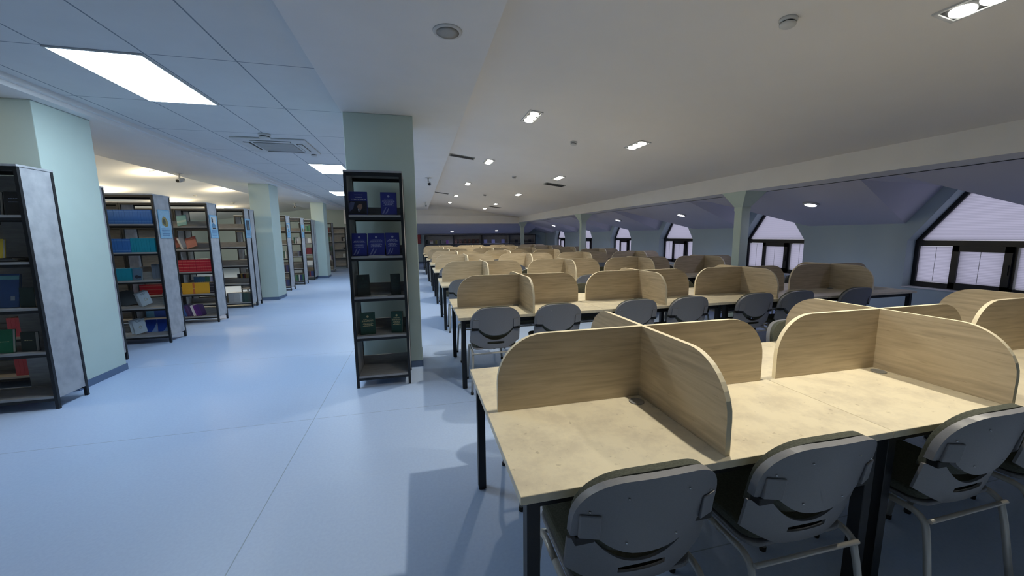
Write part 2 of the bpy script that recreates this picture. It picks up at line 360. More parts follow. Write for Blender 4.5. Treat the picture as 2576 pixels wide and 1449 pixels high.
# pillars
def pillar(x0, y0, x1, y1, z, label):
    t = setp(MB().box(x0, y0, 0, x1, y1, z).build('pillar', 'pillar', bevel=.006), label, 'pillar', None, 'structure')
    b = MB(); b.box(x0-.008, y0-.008, 0, x1+.008, y0, .075); b.box(x0-.008, y1, 0, x1+.008, y1+.008, .075)
    b.box(x0-.008, y0, 0, x0, y1, .075); b.box(x1, y0, 0, x1+.008, y1, .075)
    b.build('baseboard', 'skirt', t); return t
pillar(-.72, 4.56, 0.0, 5.1, 2.87, 'pale green square pillar standing behind the lone bookcase in the middle')
pillar(-3.82, 4.72, -3.455, 5.39, 2.85, 'large pale green pillar nearest on the left')
pillar(-3.90, 10.62, -3.455, 11.22, 2.85, 'pale green pillar midway along the left aisle')
pillar(-3.86, 15.95, -3.42, 16.5, 2.85, 'pale green pillar farthest down the left aisle')
def column(y, label):
    t = MB(); t.box(5.43, y-.08, 0, 5.60, y+.08, 2.26)
    o = setp(t.build('support_column', 'pillar', bevel=.006), label, 'column', None, 'structure')
    k = MB(); z0, z1 = 2.0, 2.256
    vs = [(5.43, y-.08, z0), (5.60, y-.08, z0), (5.60, y+.08, z0), (5.43, y+.08, z0),
          (5.31, y-.26, z1), (5.74, y-.26, z1), (5.74, y+.26, z1), (5.31, y+.26, z1)]
    k.add(vs, [(0, 3, 2, 1), (4, 5, 6, 7), (0, 1, 5, 4), (1, 2, 6, 5), (2, 3, 7, 6), (3, 0, 4, 7)])
    k.box(5.425, y-.085, 1.94, 5.605, y+.085, 2.0)
    k.build('capital', 'pillar', o)
column(5.6, 'slim pale green column with flared top nearest on the right')
column(12.25, 'slim pale green column with flared top, second from the camera')
column(20.05, 'slim pale green column with flared top, farthest away')
# windows
def window(i, c):
    t = thing('window_%d' % i, 'dark-framed dormer window with white blinds, %s from the camera' % ORD[i], 'window', (0, 0, 0)); t['kind'] = 'structure'
    xa, xb = 7.99, 8.07
    f = MB(); out = opening(c); k = .055
    inn = [(c-.8+k, ZB+k+.04), (c+.8-k, ZB+k+.04), (c+.8-k, ZT-.01), (c+.26-.03, ZA-k), (c-.26+.03, ZA-k), (c-.8+k, ZT-.01)]
    n = 6
    for x in (xa, xb): f.v += [(x, p[0], p[1]) for p in out]+[(x, p[0], p[1]) for p in inn]
    for j in range(n):
        j2 = (j+1) % n
        f.face([j, j2, n+j2, n+j]); f.face([2*n+j, 2*n+j2, 3*n+j2, 3*n+j][::-1]); f.face([n+j, n+j2, 3*n+j2, 3*n+j]); f.face([j, j2, 2*n+j2, 2*n+j])
    f.box(xa-.005, c-.79, 1.325, xb-.005, c+.79, 1.415)
    for yy in (.29, -.29): f.box(xa, c+yy-.04, ZB+.05, xb, c+yy+.04, 1.33)
    f.build('window_frame', 'winframe', t)
    s = MB(); x2 = 7.955; y0, y1, z0, z1 = c-.30, c+.32, ZB+.03, 1.335
    for b in ((y0, z0, y1, z0+.09), (y0, z1-.085, y1, z1), (y0, z0, y0+.075, z1), (y1-.075, z0, y1, z1)): s.box(x2, b[0], b[1], xa-.001, b[2], b[3])
    s.build('opening_sash', 'winframe', t)
    p = MB(); p.prism([(c-.76, ZB+.05), (c+.76, ZB+.05), (c+.76, ZT), (c+.24, ZA-.04), (c-.24, ZA-.04), (c-.76, ZT)], 'x', 8.045, 8.05)
    p.build('pane', 'glass', t)
    bx = 8.025
    b = MB(); b.prism([(c-.745, 1.42), (c+.745, 1.42), (c+.235, ZA-.05), (c-.235, ZA-.05)], 'x', bx, bx+.004); b.build('upper_blind', 'blind', t)
    for y0, y1, z0, z1 in ((c+.34, c+.745, ZB+.10, 1.32), (c-.745, c-.34, ZB+.10, 1.32)):
        b = MB(); b.box(bx, y0, z0, bx+.004, y1, z1); b.build('side_blind', 'blind', t)
    b = MB(); b.box(7.985, c-.225, ZB+.12, 7.988, c+.245, 1.25); b.build('sash_blind', 'blind', t)
    cd_ = MB(); cd_.tube([(7.982, c+.02, ZB+.12), (7.982, c+.02, 1.25)], .003, 5); cd_.tube([(8.018, c+.54, ZB+.12), (8.018, c+.54, 1.31)], .003, 5); cd_.tube([(8.018, c-.54, ZB+.12), (8.018, c-.54, 1.31)], .003, 5)
    cd_.build('blind_cord', 'vent', t)
    hd = MB(); hd.box(7.94, c-.285, .94, 7.955, c-.255, 1.08); hd.build('handle', 'winframe', t)
    sl = MB(); sl.box(7.785, c-.8, ZB, 7.985, c+.8, ZB+.012); sl.build('window_sill', 'white', t)
for i, c in enumerate(WC): window(i+1, c)

# ================================================================== LIGHT FITTINGS
def lamp(name, kind, power, col, parent, loc, rot=(0, 0, 0), **k):
    l = bpy.data.lights.new(name, kind); l.energy = power; l.color = col
    for a, b in k.items(): setattr(l, a, b)
    o = bpy.data.objects.new(name, l); COL.objects.link(o); o.parent = parent; o.location = loc; o.rotation_euler = rot; return o
def panel(x, y, label):
    t = thing('ceiling_light_panel', label, 'ceiling light', (x, y, 2.94), 0, 'light panels in the aisle ceiling')
    f = MB()
    for b in ((-.305, -.58, -.29, .58), (.29, -.58, .305, .58), (-.29, -.58, .29, -.565), (-.29, .565, .29, .58)): f.box(b[0], b[1], -.012, b[2], b[3], -.001)
    f.build('frame', 'plasticw', t)
    d = MB(); d.box(-.289, -.564, -.010, .289, .564, -.001); d.build('diffuser', 'em_panel', t)
for x, y, l in ((-2.27, 4.25, 'large bright ceiling panel nearest the camera, upper left'), (-1.66, 8.75, 'bright ceiling panel half hidden behind the lone bookcase, the nearer one'), (-2.27, 13.45, 'bright ceiling panel farther down the aisle beside the bookcase edge')): panel(x, y, l)
def downlight(x, y, z, tilt, power, col, label, group):
    t = thing('triple_downlight', label, 'ceiling light', (x, y, z), 0, group); t.rotation_euler = (0, tilt, 0)
    h = MB()
    for b in ((-.085, -.225, -.07, .225), (.07, -.225, .085, .225), (-.07, -.225, .07, -.205), (-.07, .205, .07, .225)): h.box(b[0], b[1], -.012, b[2], b[3], -.001)
    h.build('frame', 'plasticw', t)
    p = MB(); p.box(-.07, -.205, -.004, .07, .205, -.001); p.build('recess_plate', 'ventdark', t)
    for k in (-1, 0, 1):
        b = MB(); b.lathe([(.053, -.022), (.058, -.012), (.056, -.005)], 20, c=(0, k*.13, 0)); b.build('bulb', 'em_spot', t)
    lamp('downlight_lamp', 'SPOT', power, col, t, (0, 0, -.045), spot_size=math.radians(118), spot_blend=1.0, shadow_soft_size=.035) if group.endswith('desks') else lamp('downlight_lamp', 'POINT', power, col, t, (0, 0, -.18), shadow_soft_size=.09)
YL = [1.62, 4.84, 7.82, 11.15, 14.5, 17.35]; YR = [1.57, 5.09, 8.24, 11.76, 15.3, 17.9]
for i, y in enumerate(YL):
    downlight(1.46, y, zr(1.46), math.atan(.129), P_DOWN, C_DOWN, 'triple downlight in the reading-room ceiling, %s from the camera in the aisle-side line' % ORD[i+1], 'triple downlights over the desks')
for i, y in enumerate(YR):
    downlight(3.11, y, zr(3.11), math.atan(.129), P_DOWN, C_DOWN, 'triple downlight in the reading-room ceiling, %s from the camera in the window-side line' % ORD[i+1], 'triple downlights over the desks')
for i, (x, y) in enumerate(((-5.63, 4.2), (-5.63, 7.4), (-5.63, 10.6), (-5.65, 13.8), (-7.75, 8.9), (-7.75, 12.1), (-7.75, 15.1), (-7.75, 18.2))):
    downlight(x, y, zl(x), -math.atan(.129), P_LEFT, C_LEFT, 'warm triple downlight over the book stacks, %s %s line' % (('first', 'second', 'third', 'fourth')[i % 4], 'in the aisle-side' if i < 4 else 'in the outer'), 'triple downlights over the stacks')
def slope_light(x, y, z, ry, rx, label):
    t = thing('round_spotlight', label, 'ceiling light', (x, y, z), 0, 'round lights on the eaves slope'); t.rotation_euler = (rx, ry, 0)
    r = MB(); r.lathe([(.075, -.026), (.115, -.022), (.12, -.001)], 28); r.build('rim', 'plasticw', t)
    b = MB(); b.lathe([(.02, -.036), (.07, -.032), (.084, -.0265)], 28); b.build('bulb', 'em_slope', t)
    lamp('spotlight_lamp', 'SPOT', P_SLOPE, C_SLOPE, t, (0, 0, -.06), spot_size=math.radians(165), spot_blend=.6, shadow_soft_size=.07)
for i, y in enumerate((1.95, 5.2, 8.5, 11.65, 14.6, 17.9)):
    slope_light(6.52, y, zs(6.52), math.atan(.273), 0, 'round violet-white light on the window-side slope, %s from the camera' % ORD[i+1])
slope_light(1.92, 22.0, zf(22.0), 0, -math.atan(.23), 'round white light on the far slope, left of two')
slope_light(4.45, 21.8, zf(21.8), 0, -math.atan(.23), 'round white light on the far slope, right of two')

# ------------------------------------------------------------------ ceiling fittings
def smoke(x, y, z, tilt, label, r=.052):
    t = thing('smoke_detector', label, 'smoke detector', (x, y, z), 0, 'smoke detectors on the ceilings'); t.rotation_euler = (0, tilt, 0); k = r/.052
    b = MB(); b.lathe([(.048*k, -.022*k), (.052*k, -.012*k), (.052*k, -.0005)], 28); b.build('base', 'plasticw', t)
    s = MB(); s.lathe([(.040*k, -.030*k), (.040*k, -.0222*k)], 24); s.build('vent_slot', 'ventdark', t)
    d = MB(); d.lathe([(.012*k, -.050*k), (.034*k, -.048*k), (.046*k, -.040*k), (.047*k, -.0302*k)], 28); d.build('cap', 'plasticw', t)
tl = math.atan(.129)
smoke(2.38, 2.16, zr(2.38), tl, 'round white smoke detector nearest the camera on the sloping ceiling')
smoke(2.32, 5.52, zr(2.32), tl, 'round smoke detector second from the camera on the sloping ceiling')
smoke(2.27, 8.96, zr(2.27), tl, 'small smoke detector third from the camera on the sloping ceiling')
smoke(2.27, 13.0, zr(2.27), tl, 'tiny smoke detector fourth from the camera on the sloping ceiling')
smoke(-1.95, 6.02, 2.94, 0, 'round detector in the tile grid just before the air conditioner', .075)
smoke(-1.62, 7.2, 2.94, 0, 'small white detector in the tile grid just past the air conditioner')
smoke(-6.75, 14.3, zl(-6.75), -tl, 'small detector on the ceiling over the book stacks, nearer one')
smoke(-6.8, 17.0, zl(-6.8), -tl, 'small detector on the ceiling over the book stacks, farther one')
t = thing('ceiling_speaker', 'round white ceiling speaker set in the broad centre beam', 'speaker', (.245, 2.70, 2.87))
MB().lathe([(.076, -.010), (.092, -.008), (.096, -.0005)], 32).build('rim', 'plasticw', t)
MB().lathe([(.04, -.0125), (.075, -.0105)], 32).build('grille', 'vent', t)
# air conditioning cassette
t = thing('air_conditioner', 'square white ceiling cassette air conditioner in the tile grid', 'air conditioner', (-1.985, 6.70, 2.94))
b = MB(); b.box(-.475, -.475, -.022, .475, .475, -.001); b.build('panel', 'plasticw', t, bevel=.008)
g = MB(); g.prism([(-.26, -.26), (.26, -.26), (.26, .26), (-.26, .26)], 'z', -.034, -.0225); 
g.build('intake_grille', 'vent', t, bevel=.006)
for k in range(4):
    s = MB(); a = k*math.pi/2; ca, sa = math.cos(a), math.sin(a)
    def rp(x, y): return (x*ca-y*sa, x*sa+y*ca)
    s.prism([rp(-.27, -.385), rp(.27, -.385), rp(.25, -.30), rp(-.25, -.30)], 'z', -.0245, -.0222); s.build('air_outlet', 'ventdark', t)
    l = MB(); l.prism([rp(-.26, -.378), rp(.26, -.378), rp(.245, -.318), rp(-.245, -.318)], 'z', -.034, -.0247); l.build('louvre', 'plasticw', t)
def vent(x, y, w, d, label):
    t = thing('air_vent', label, 'air vent', (x, y, zr(x)), 0, 'air vents in the sloping ceiling'); t.rotation_euler = (0, tl, 0)
    b = MB(); b.box(-w/2, -d/2, -.004, w/2, d/2, -.0005); b.build('backing', 'ventdark', t)
    f = MB()
    for q in ((-w/2-.02, -d/2-.02, w/2+.02, -d/2), (-w/2-.02, d/2, w/2+.02, d/2+.02), (-w/2-.02, -d/2, -w/2, d/2), (w/2, -d/2, w/2+.02, d/2)): f.box(q[0], q[1], -.01, q[2], q[3], -.0005)
    f.build('frame', 'vent', t)
    for k in range(5):
        yy = -d/2+d*(k+.5)/5; s = MB(); s.add([(-w/2, yy-.012, -.014), (w/2, yy-.012, -.014), (w/2, yy+.010, -.0045), (-w/2, yy+.010, -.0045), (-w/2, yy-.011, -.0155), (w/2, yy-.011, -.0155), (w/2, yy+.012, -.006), (-w/2, yy+.012, -.006)],
            [(0, 1, 2, 3), (4, 7, 6, 5), (0, 4, 5, 1), (1, 5, 6, 2), (2, 6, 7, 3), (3, 7, 4, 0)]); s.build('slat', 'vent', t)
vent(.92, 7.8, .46, .17, 'rectangular air vent beside the centre beam, nearer one'); vent(3.34, 9.15, .46, .26, 'rectangular air vent on the window side of the sloping ceiling, nearer one')
vent(.92, 14.3, .46, .17, 'thin air vent beside the centre beam, farther one'); vent(3.34, 16.6, .46, .26, 'thin air vent on the window side of the sloping ceiling, farther one')
def camera_unit(x, y, z, label, s=1.0):
    t = thing('security_camera', label, 'security camera', (x, y, z), 0, 'security cameras under the beams')
    MB().lathe([(.05*s, -.012), (.055*s, -.0005)], 20).build('mount_plate', 'plasticw', t)
    MB().tube([(0, 0, -.012), (0, 0, -.06*s), (.015, -.03*s, -.085*s)], .012*s, 10).build('bracket', 'plasticw', t)
    b = MB(); b.tube([(.02, -.09*s, -.12*s), (.02, .06*s, -.085*s)], .032*s, 14); b.build('body', 'plasticw', t)
    l = MB(); l.tube([(.02, -.093*s, -.1207*s), (.02, -.0905*s, -.1202*s)], .022*s, 14); l.build('lens', 'ventdark', t)
camera_unit(-4.62, 9.3, 2.85, 'small white camera under the left beam, nearer one', 1.3)
camera_unit(-4.5, 16.4, 2.85, 'small white camera under the left beam, farther one', 1.3)
camera_unit(.29, 9.1, 2.87, 'small white camera hanging from the centre beam, nearer one', 1.3)
camera_unit(.35, 15.4, 2.87, 'small white camera hanging from the centre beam, farther one', 1.3)

# ================================================================== DESKS
DW, DD, DH, TT = 1.57, 1.18, .75, .030
def rounded_panel(half, h, r, n=10):
    pts = [(-half, 0), (half, 0), (half, h-r)]
    pts += [(half-r+r*math.cos(a), h-r+r*math.sin(a)) for a in [math.pi/2*k/n for k in range(1, n)]]
    pts += [(half-r, h), (-half+r, h)]
    pts += [(-half+r+r*math.cos(a), h-r+r*math.sin(a)) for a in [math.pi/2+math.pi/2*k/n for k in range(1, n)]]
    pts += [(-half, h-r)]
    return pts
def make_desk(label, group):
    t = thing('study_desk', label, 'desk', (0, 0, 0), 0, group)
    b = MB(); b.box(.0015, 0, DH-TT, DW-.0015, DD, DH); b.build('tabletop', 'desk', t, bevel=.0015, seg=1)
    f = MB(); z0, z1 = DH-TT-.045, DH-TT-.0005
    f.box(.04, .04, z0, DW-.04, .07, z1); f.box(.04, DD-.07, z0, DW-.04, DD-.04, z1); f.box(.04, .07, z0, .07, DD-.07, z1); f.box(DW-.07, .07, z0, DW-.04, DD-.07, z1)
    f.build('under_frame', 'legm', t)
    for x in (.03, DW-.03-.045):
        for y in (.03, DD-.03-.05):
            l = MB(); l.box(x, y, .004, x+.045, y+.05, DH-TT-.0008); l.box(x+.005, y+.005, 0, x+.04, y+.045, .004); l.build('leg', 'legm', t, bevel=.003, seg=1)
    p = MB(); p.prism(rounded_panel(.735, .355, .22), 'y', -.011, .011, 0, 1); p.build('long_divider', ['wood', 'edge'], t, loc=(DW/2, DD/2, DH+.0004))
    p = MB(); p.prism(rounded_panel(.565, .355, .22), 'x', -.011, .011, 0, 1); p.build('cross_divider', ['wood', 'edge'], t, loc=(DW/2, DD/2, DH+.0006))
    for y in (-.075, .075):
        g = MB(); g.lathe([(.036, .0005), (.036, .004), (.030, .006), (.029, .0045), (.004, .0045)], 24); o = g.build('cable_grommet', 'grommet', t, loc=(DW/2-.065, DD/2+y, DH))
    return t
ROWY = [1.04, 3.70, 6.22, 8.84, 11.03, 13.35, 15.85, 18.25]
ROWX = [.275, .36, .345, .34, .33, .28, .25, .21]
desk0 = None
for r, (y, x0) in enumerate(zip(ROWY, ROWX)):
    for k in range(4):
        who = ('aisle-end desk', 'second desk from the aisle', 'third desk from the aisle', 'window-end desk')[k]
        lab = 'stone-topped study desk with oak dividers, %s of the %s' % (who, ('nearest row', 'second row', 'third row', 'fourth row', 'fifth row', 'sixth row', 'seventh row', 'farthest row')[r])
        g = 'study desks in rows'
        if desk0 is None: desk0 = make_desk(lab, g); desk0.location = (x0, y, 0)
        else: dup(desk0, (x0+DW*k, y, 0), 0, lab, g)

# ================================================================== CHAIRS
def shell(cells, fmap, t, mats, name, parent, smooth=True):
    """cells: list of quads in (x,z); mapped to y by fmap, thickened by t towards -y."""
    bm = bmesh.new(); cache = {}
    def V(x, z):
        k = (round(x, 5), round(z, 5))
        if k not in cache: cache[k] = bm.verts.new((x, fmap(x, z), z))
        return cache[k]
    for q in cells:
        vs = []
        for p in q:
            v = V(*p)
            if v not in vs: vs.append(v)
        if len(vs) > 2:
            try: bm.faces.new(vs)
            except ValueError: pass
    base = list(bm.faces); be = [e for e in bm.edges if len(e.link_faces) == 1]
    new = {}
    for v in list(cache.values()): new[v] = bm.verts.new((v.co.x, v.co.y-t, v.co.z))
    for f in base: bm.faces.new([new[v] for v in reversed(f.verts)])
    for e in be:
        a, b = e.verts; bm.faces.new([a, b, new[b], new[a]])
    bmesh.ops.recalc_face_normals(bm, faces=bm.faces)
    me = bpy.data.meshes.new(name); bm.to_mesh(me); bm.free()
    for m_ in mats: me.materials.append(M[m_])
    for p in me.polygons: p.use_smooth = smooth
    o = bpy.data.objects.new(name, me); COL.objects.link(o); o.parent = parent
    b = o.modifiers.new('bevel', 'BEVEL'); b.width = .006; b.segments = 2; b.limit_method = 'ANGLE'; b.angle_limit = .9
    o.modifiers.new('weighted_normal', 'WEIGHTED_NORMAL')
    return o
def grid(lo, hi, xs, n):
    """quads between curves lo(x), hi(x)"""
    out = []
    for a, b in zip(xs[:-1], xs[1:]):
        for k in range(n):
            za = [lo(a)+(hi(a)-lo(a))*j/n for j in (k, k+1)]; zb = [lo(b)+(hi(b)-lo(b))*j/n for j in (k, k+1)]
            out.append([(a, za[0]), (b, zb[0]), (b, zb[1]), (a, za[1])])
    return out
HW = .25
def yb(x, z): return -.115-.20*(z-.43)+.05*(abs(x)/HW)**2.2
def top(x, w=HW, zt=.865, r=.155, p=2.3):
    d = max(0, abs(x)-(w-r)); return zt-.022*(x/w)**2-(r-.012)*(1-(max(0, 1-(d/r)**p))**(1/p))
def up_low(x):
    a = abs(x)
    if a > .168: return .655
    return .578+.068*(a/.168)**2.4
def lo_top(x):
    a = abs(x)
    if a > .172: return .628
    return .524+.098*(a/.172)**2.2
def lo_bot(x):
    a = abs(x)
    if a < .10: return .430
    return .430+.075*((a-.10)/.145)**1.2
def xs_(w, n): return [-w+2*w*i/n for i in range(n+1)]
def make_chair(label, group):
    t = thing('grey_chair', label, 'chair', (0, 0, 0), 0, group)
    xs = sorted(set([round(-HW*math.cos(math.pi*i/26), 5) for i in range(27)]+[-.168, .168, -.1681, .1681]))
    up = grid(up_low, top, xs, 6)
    shell(up, yb, .028, ['plastic'], 'upper_back_shell', t)
    # raised blocks on the back of the arms and a rolled rim
    for s in (-1, 1):
        vs = []
        for z, d in ((.657, .014), (.740, .008)):
            for x in (s*.172, s*.232):
                y = yb(x, z); vs += [(x, y-.027, z), (x, y-.027-d, z)]
        a = MB(); a.add(vs, [(0, 2, 3, 1), (4, 5, 7, 6), (1, 3, 7, 5), (0, 1, 5, 4), (2, 6, 7, 3), (0, 4, 6, 2)])
        a.build('arm_block', 'plastic', t, bevel=.008)
    # upholstered pad on the front
    pw = HW-.012
    def ptop(x): return top(x, pw, .868, .15)
    def pbot(x): return .56+.05*(abs(x)/pw)**2
    xp = [round(-pw*math.cos(math.pi*i/22), 5) for i in range(23)]
    shell(grid(pbot, ptop, xp, 5), lambda x, z: yb(x, z)+.024+.010*(1-(x/pw)**2), .031, ['fabric'], 'back_pad', t)
    # lower shell with hand slot
    xs2 = sorted(set([round(-HW+2*HW*i/24, 5) for i in range(25)]+[-.085, .085, -.172, .172, -.1721, .1721]))
    L = [x for x in xs2 if x <= -.085]; C = [x for x in xs2 if -.085 <= x <= .085]; Rr = [x for x in xs2 if x >= .085]
    zc = lambda x: .504+.006*math.sqrt(max(0, 1-(x/.086)**2)); zc0 = lambda x: .486-.006*math.sqrt(max(0, 1-(x/.086)**2))
    def side(xsl):
        out = []
        for lo, hi, n in ((lo_bot, lambda x: max(.486-.006*math.sqrt(max(0, 1-(.085/.086)**2)), lo_bot(x)+.002), 2), (lambda x: max(zc0(.085), lo_bot(x)+.002), lambda x: max(zc(.085), lo_bot(x)+.004), 1), (lambda x: max(zc(.085), lo_bot(x)+.004), lo_top, 3)): out += grid(lo, hi, xsl, n)
        return out
    low = side(L)+side(Rr)+grid(lo_bot, zc0, C, 2)+grid(zc, lo_top, C, 3)
    shell(low, yb, .011, ['plastic'], 'lower_back_shell', t)
    for s in (-1, 1):
        j = MB(); x0, x1 = sorted((s*.176, s*.240)); y = yb(.21, .64); j.box(x0, y-.030, .627, x1, y+.010, .657); j.build('hinge_joint', 'dark_gap', t, bevel=.004)
    for x, z in ((-.10, .80), (.10, .80), (-.085, .63), (.085, .63), (-.205, .752), (.205, .752)):
        y = yb(x, z)-.0290; d = MB(); d.lathe([(.0032, -.002), (.0042, .0), (.0032, .002)], 8, c=(x, y, z)); d.build('screw', 'screw', t)
    # seat pan, cushion
    def rr(x0, y0, x1, y1, r, n=5):
        o = []
        for cx_, cy_, a0 in ((x1-r, y0+r, -90), (x1-r, y1-r, 0), (x0+r, y1-r, 90), (x0+r, y0+r, 180)):
            o += [(cx_+r*math.cos(math.radians(a0+90*k/n)), cy_+r*math.sin(math.radians(a0+90*k/n))) for k in range(n+1)]
        return o
    p = MB(); p.prism(rr(-.225, -.115, .225, .27, .06), 'z', .425, .442); p.build('seat_pan', 'plastic', t, bevel=.005)
    q = MB(); q.prism(rr(-.22, -.105, .22, .275, .06), 'z', .4425, .485); q.build('seat_cushion', 'fabric', t, bevel=.016, seg=3)
    # legs: each side's tube runs under the seat and turns down at both ends
    def arc(p0, p1, p2, n=7):
        p0, p1, p2 = map(Vector, (p0, p1, p2)); return [p0.lerp(p1, k/n).lerp(p1.lerp(p2, k/n), k/n) for k in range(n+1)]
    for s in (-1, 1):
        x = s*.234
        for foot, knee in ((.25, .20), (-.195, -.135)):
            pts = [Vector((x+s*.02, foot, .014)), Vector((x+s*.004, knee+(foot-knee)*.3, .30))]+arc((x, knee+(foot-knee)*.12, .355), (x, knee, .410), (x, knee*.55, .411))+[Vector((x, .03, .411))]
            l = MB(); l.tube(pts, .0125, 12); o = l.build('leg', 'tube', t)
            f = MB(); f.lathe([(.014, 0), (.015, .004), (.015, .024)], 12, c=(x+s*.02, foot, 0)); f.build('foot_cap', 'dark_gap', o)
    for y, z in ((-.15, .395), (.19, .395)):
        cbar = MB(); cbar.tube([(-.234, y, z), (.234, y, z)], .009, 10); cbar.build('cross_bar', 'tube', t)
    return t
chair0 = None
def chair(x, y, rz, label, group):
    global chair0
    rz += random.uniform(-.02, .02)
    if chair0 is None: chair0 = make_chair(label, group); chair0.location = (x, y, 0); chair0.rotation_euler = (0, 0, rz)
    else: dup(chair0, (x, y, 0), rz, label, group)
ROWN = ['nearest row', 'second row', 'third row', 'fourth row', 'fifth row', 'sixth row', 'seventh row', 'farthest row']
REL = [.36, 1.01, 1.90, 2.56, 3.48, 4.12, 5.04, 5.70]
for r in range(8):
    x0, y0 = ROWX[r], ROWY[r]
    if r == 0: near, far = [.66-x0, 1.335-x0, 2.185-x0, 2.84-x0], [.765-x0, 1.40-x0]+REL[2:6]
    elif r == 1: near, far = [.72-x0, 1.375-x0, 2.27-x0, 2.93-x0, 3.84-x0, 4.45-x0, 5.40-x0], REL
    elif r < 4: near = far = REL
    else: near = far = REL[:4]
    for k, dx in enumerate(near):
        chair(x0+dx, y0+.06, 0, 'grey chair on the near side of the %s, %s from the aisle' % (ROWN[r], ORD[k+1]), 'grey chairs pushed up to the desks')
    for k, dx in enumerate(far):
        chair(x0+dx, y0+DD-.06, math.pi, 'grey chair on the far side of the %s, %s from the aisle' % (ROWN[r], ORD[k+1]), 'grey chairs pushed up to the desks')
#BOOKS#
# ================================================================== BOOKCASES
SHZ = [1.765, 1.36, .95, .545, .125]           # top face of each shelf, from the top
def make_case(label, w, d, x1, y0, group='open bookcases along the aisle', h=2.19, shz=SHZ, lip=.10, back=False):
    """bookcase whose right-hand front foot stands at (x1, y0)"""
    t = thing('bookcase', label, 'bookcase', (x1-w, y0, 0), 0, group); p = .026
    for x in (0, w-p):
        for y in (0, d-p):
            q = MB(); q.box(x, y, 0, x+p, y+p, h-.018); q.build('post', 'black', t)
    q = MB(); q.box(-.002, -.002, h-.018, w+.002, d+.002, h); q.build('top_board', 'concrete', t)
    for y in (0, d-p):
        q = MB(); q.box(p, y+.002, h-.052, w-p, y+p-.002, h-.0185); q.build('top_rail', 'black', t)
    for z in shz:
        q = MB(); q.box(p+.001, .004, z-.022, w-p-.001, d-.004, z); q.build('shelf_board', 'board', t)
        for y in (0, d-p):
            q = MB(); q.box(p, y+.003, z-.048, w-p, y+p-.003, z-.0225); q.build('shelf_rail', 'black', t)
        q = MB(); q.box(p+.001, d-p-.016, z+.0005, w-p-.001, d-p-.002, z+lip); q.build('back_lip', 'board', t)
    for x in (.004, w-.020):
        q = MB(); q.box(x, p+.001, .10, x+.016, d-p-.001, h-.0185); q.build('side_panel', 'concrete', t)
    if back:
        q = MB(); q.box(p, d-.012, shz[-1]+.001, w-p, d-.006, h-.053); q.build('back_panel', 'board', t)
    return t
make_case('lone slim bookcase standing in front of the middle pillar', .54, .44, -.128, 4.03)
near_case = make_case('bookcase nearest the camera at the left edge', 1.3, .34, -3.28, 4.245, lip=.012)
MB().box(.862, .329, .126, 1.273, .335, 2.135).build('back_panel', 'board', near_case)
make_case('bookcase with rose red volumes seen through the nearest bookcase', 1.3, .34, -3.985, 4.99, back=True)
make_case('bookcase hidden behind the large near pillar', 1.3, .36, -3.72, 5.50, back=True)
make_case('bookcase with blue and teal sets, just past the large near pillar', 1.3, .40, -3.655, 6.63)
make_case('bookcase with red and yellow sets, second past the near pillar', 1.3, .36, -3.655, 8.07)
make_case('front half of the double bookcase just before the middle pillar', 1.3, .27, -3.655, 9.595)
make_case('rear half of the double bookcase just before the middle pillar', 1.3, .27, -3.655, 9.87)
make_case('inner bay seen through the bookcase with blue and teal sets', 1.3, .40, -4.96, 6.63, back=True)
make_case('inner bay seen through the bookcases with red and yellow sets', 1.3, .36, -4.96, 8.07, back=True)
make_case('inner bay of the double bookcase just before the middle pillar', 1.3, .27, -4.96, 9.595, back=True)
make_case('first bookcase past the middle pillar', 1.3, .40, -3.68, 12.40)
make_case('second bookcase past the middle pillar', 1.3, .42, -3.69, 13.87)
make_case('front half of the double bookcase beside the farthest left pillar', 1.3, .35, -3.72, 15.28)
make_case('rear half of the double bookcase beside the farthest left pillar', 1.3, .35, -3.73, 15.635)
make_case('last end-on bookcase beyond the farthest left pillar', 1.3, .42, -3.69, 18.50)
make_case('bookcase facing down the aisle at its far end, left of the pale board', .95, .34, -3.50, 20.6, h=2.05, back=True)
make_case('bookcase facing down the aisle at its far end, right of the pale board', .95, .34, -2.30, 20.6, h=2.05, back=True)
setp(MB().box(-3.46, 20.6, 0, -3.28, 20.64, 2.05).build('partition_board', 'concrete', bevel=.003), 'narrow pale upright board between the two far aisle bookcases', 'board')
FX = [.39, 2.04, 3.70, 5.36, 7.02]; FSH = [1.12, .62, .12]
for k in range(4):
    make_case('low black-framed display case against the far wall, %s from the left' % ORD[k+1], FX[k+1]-FX[k]-.004, .34, FX[k+1]-.002, 22.50, 'low display cases on the far wall', h=1.645, shz=FSH, lip=.012, back=True)
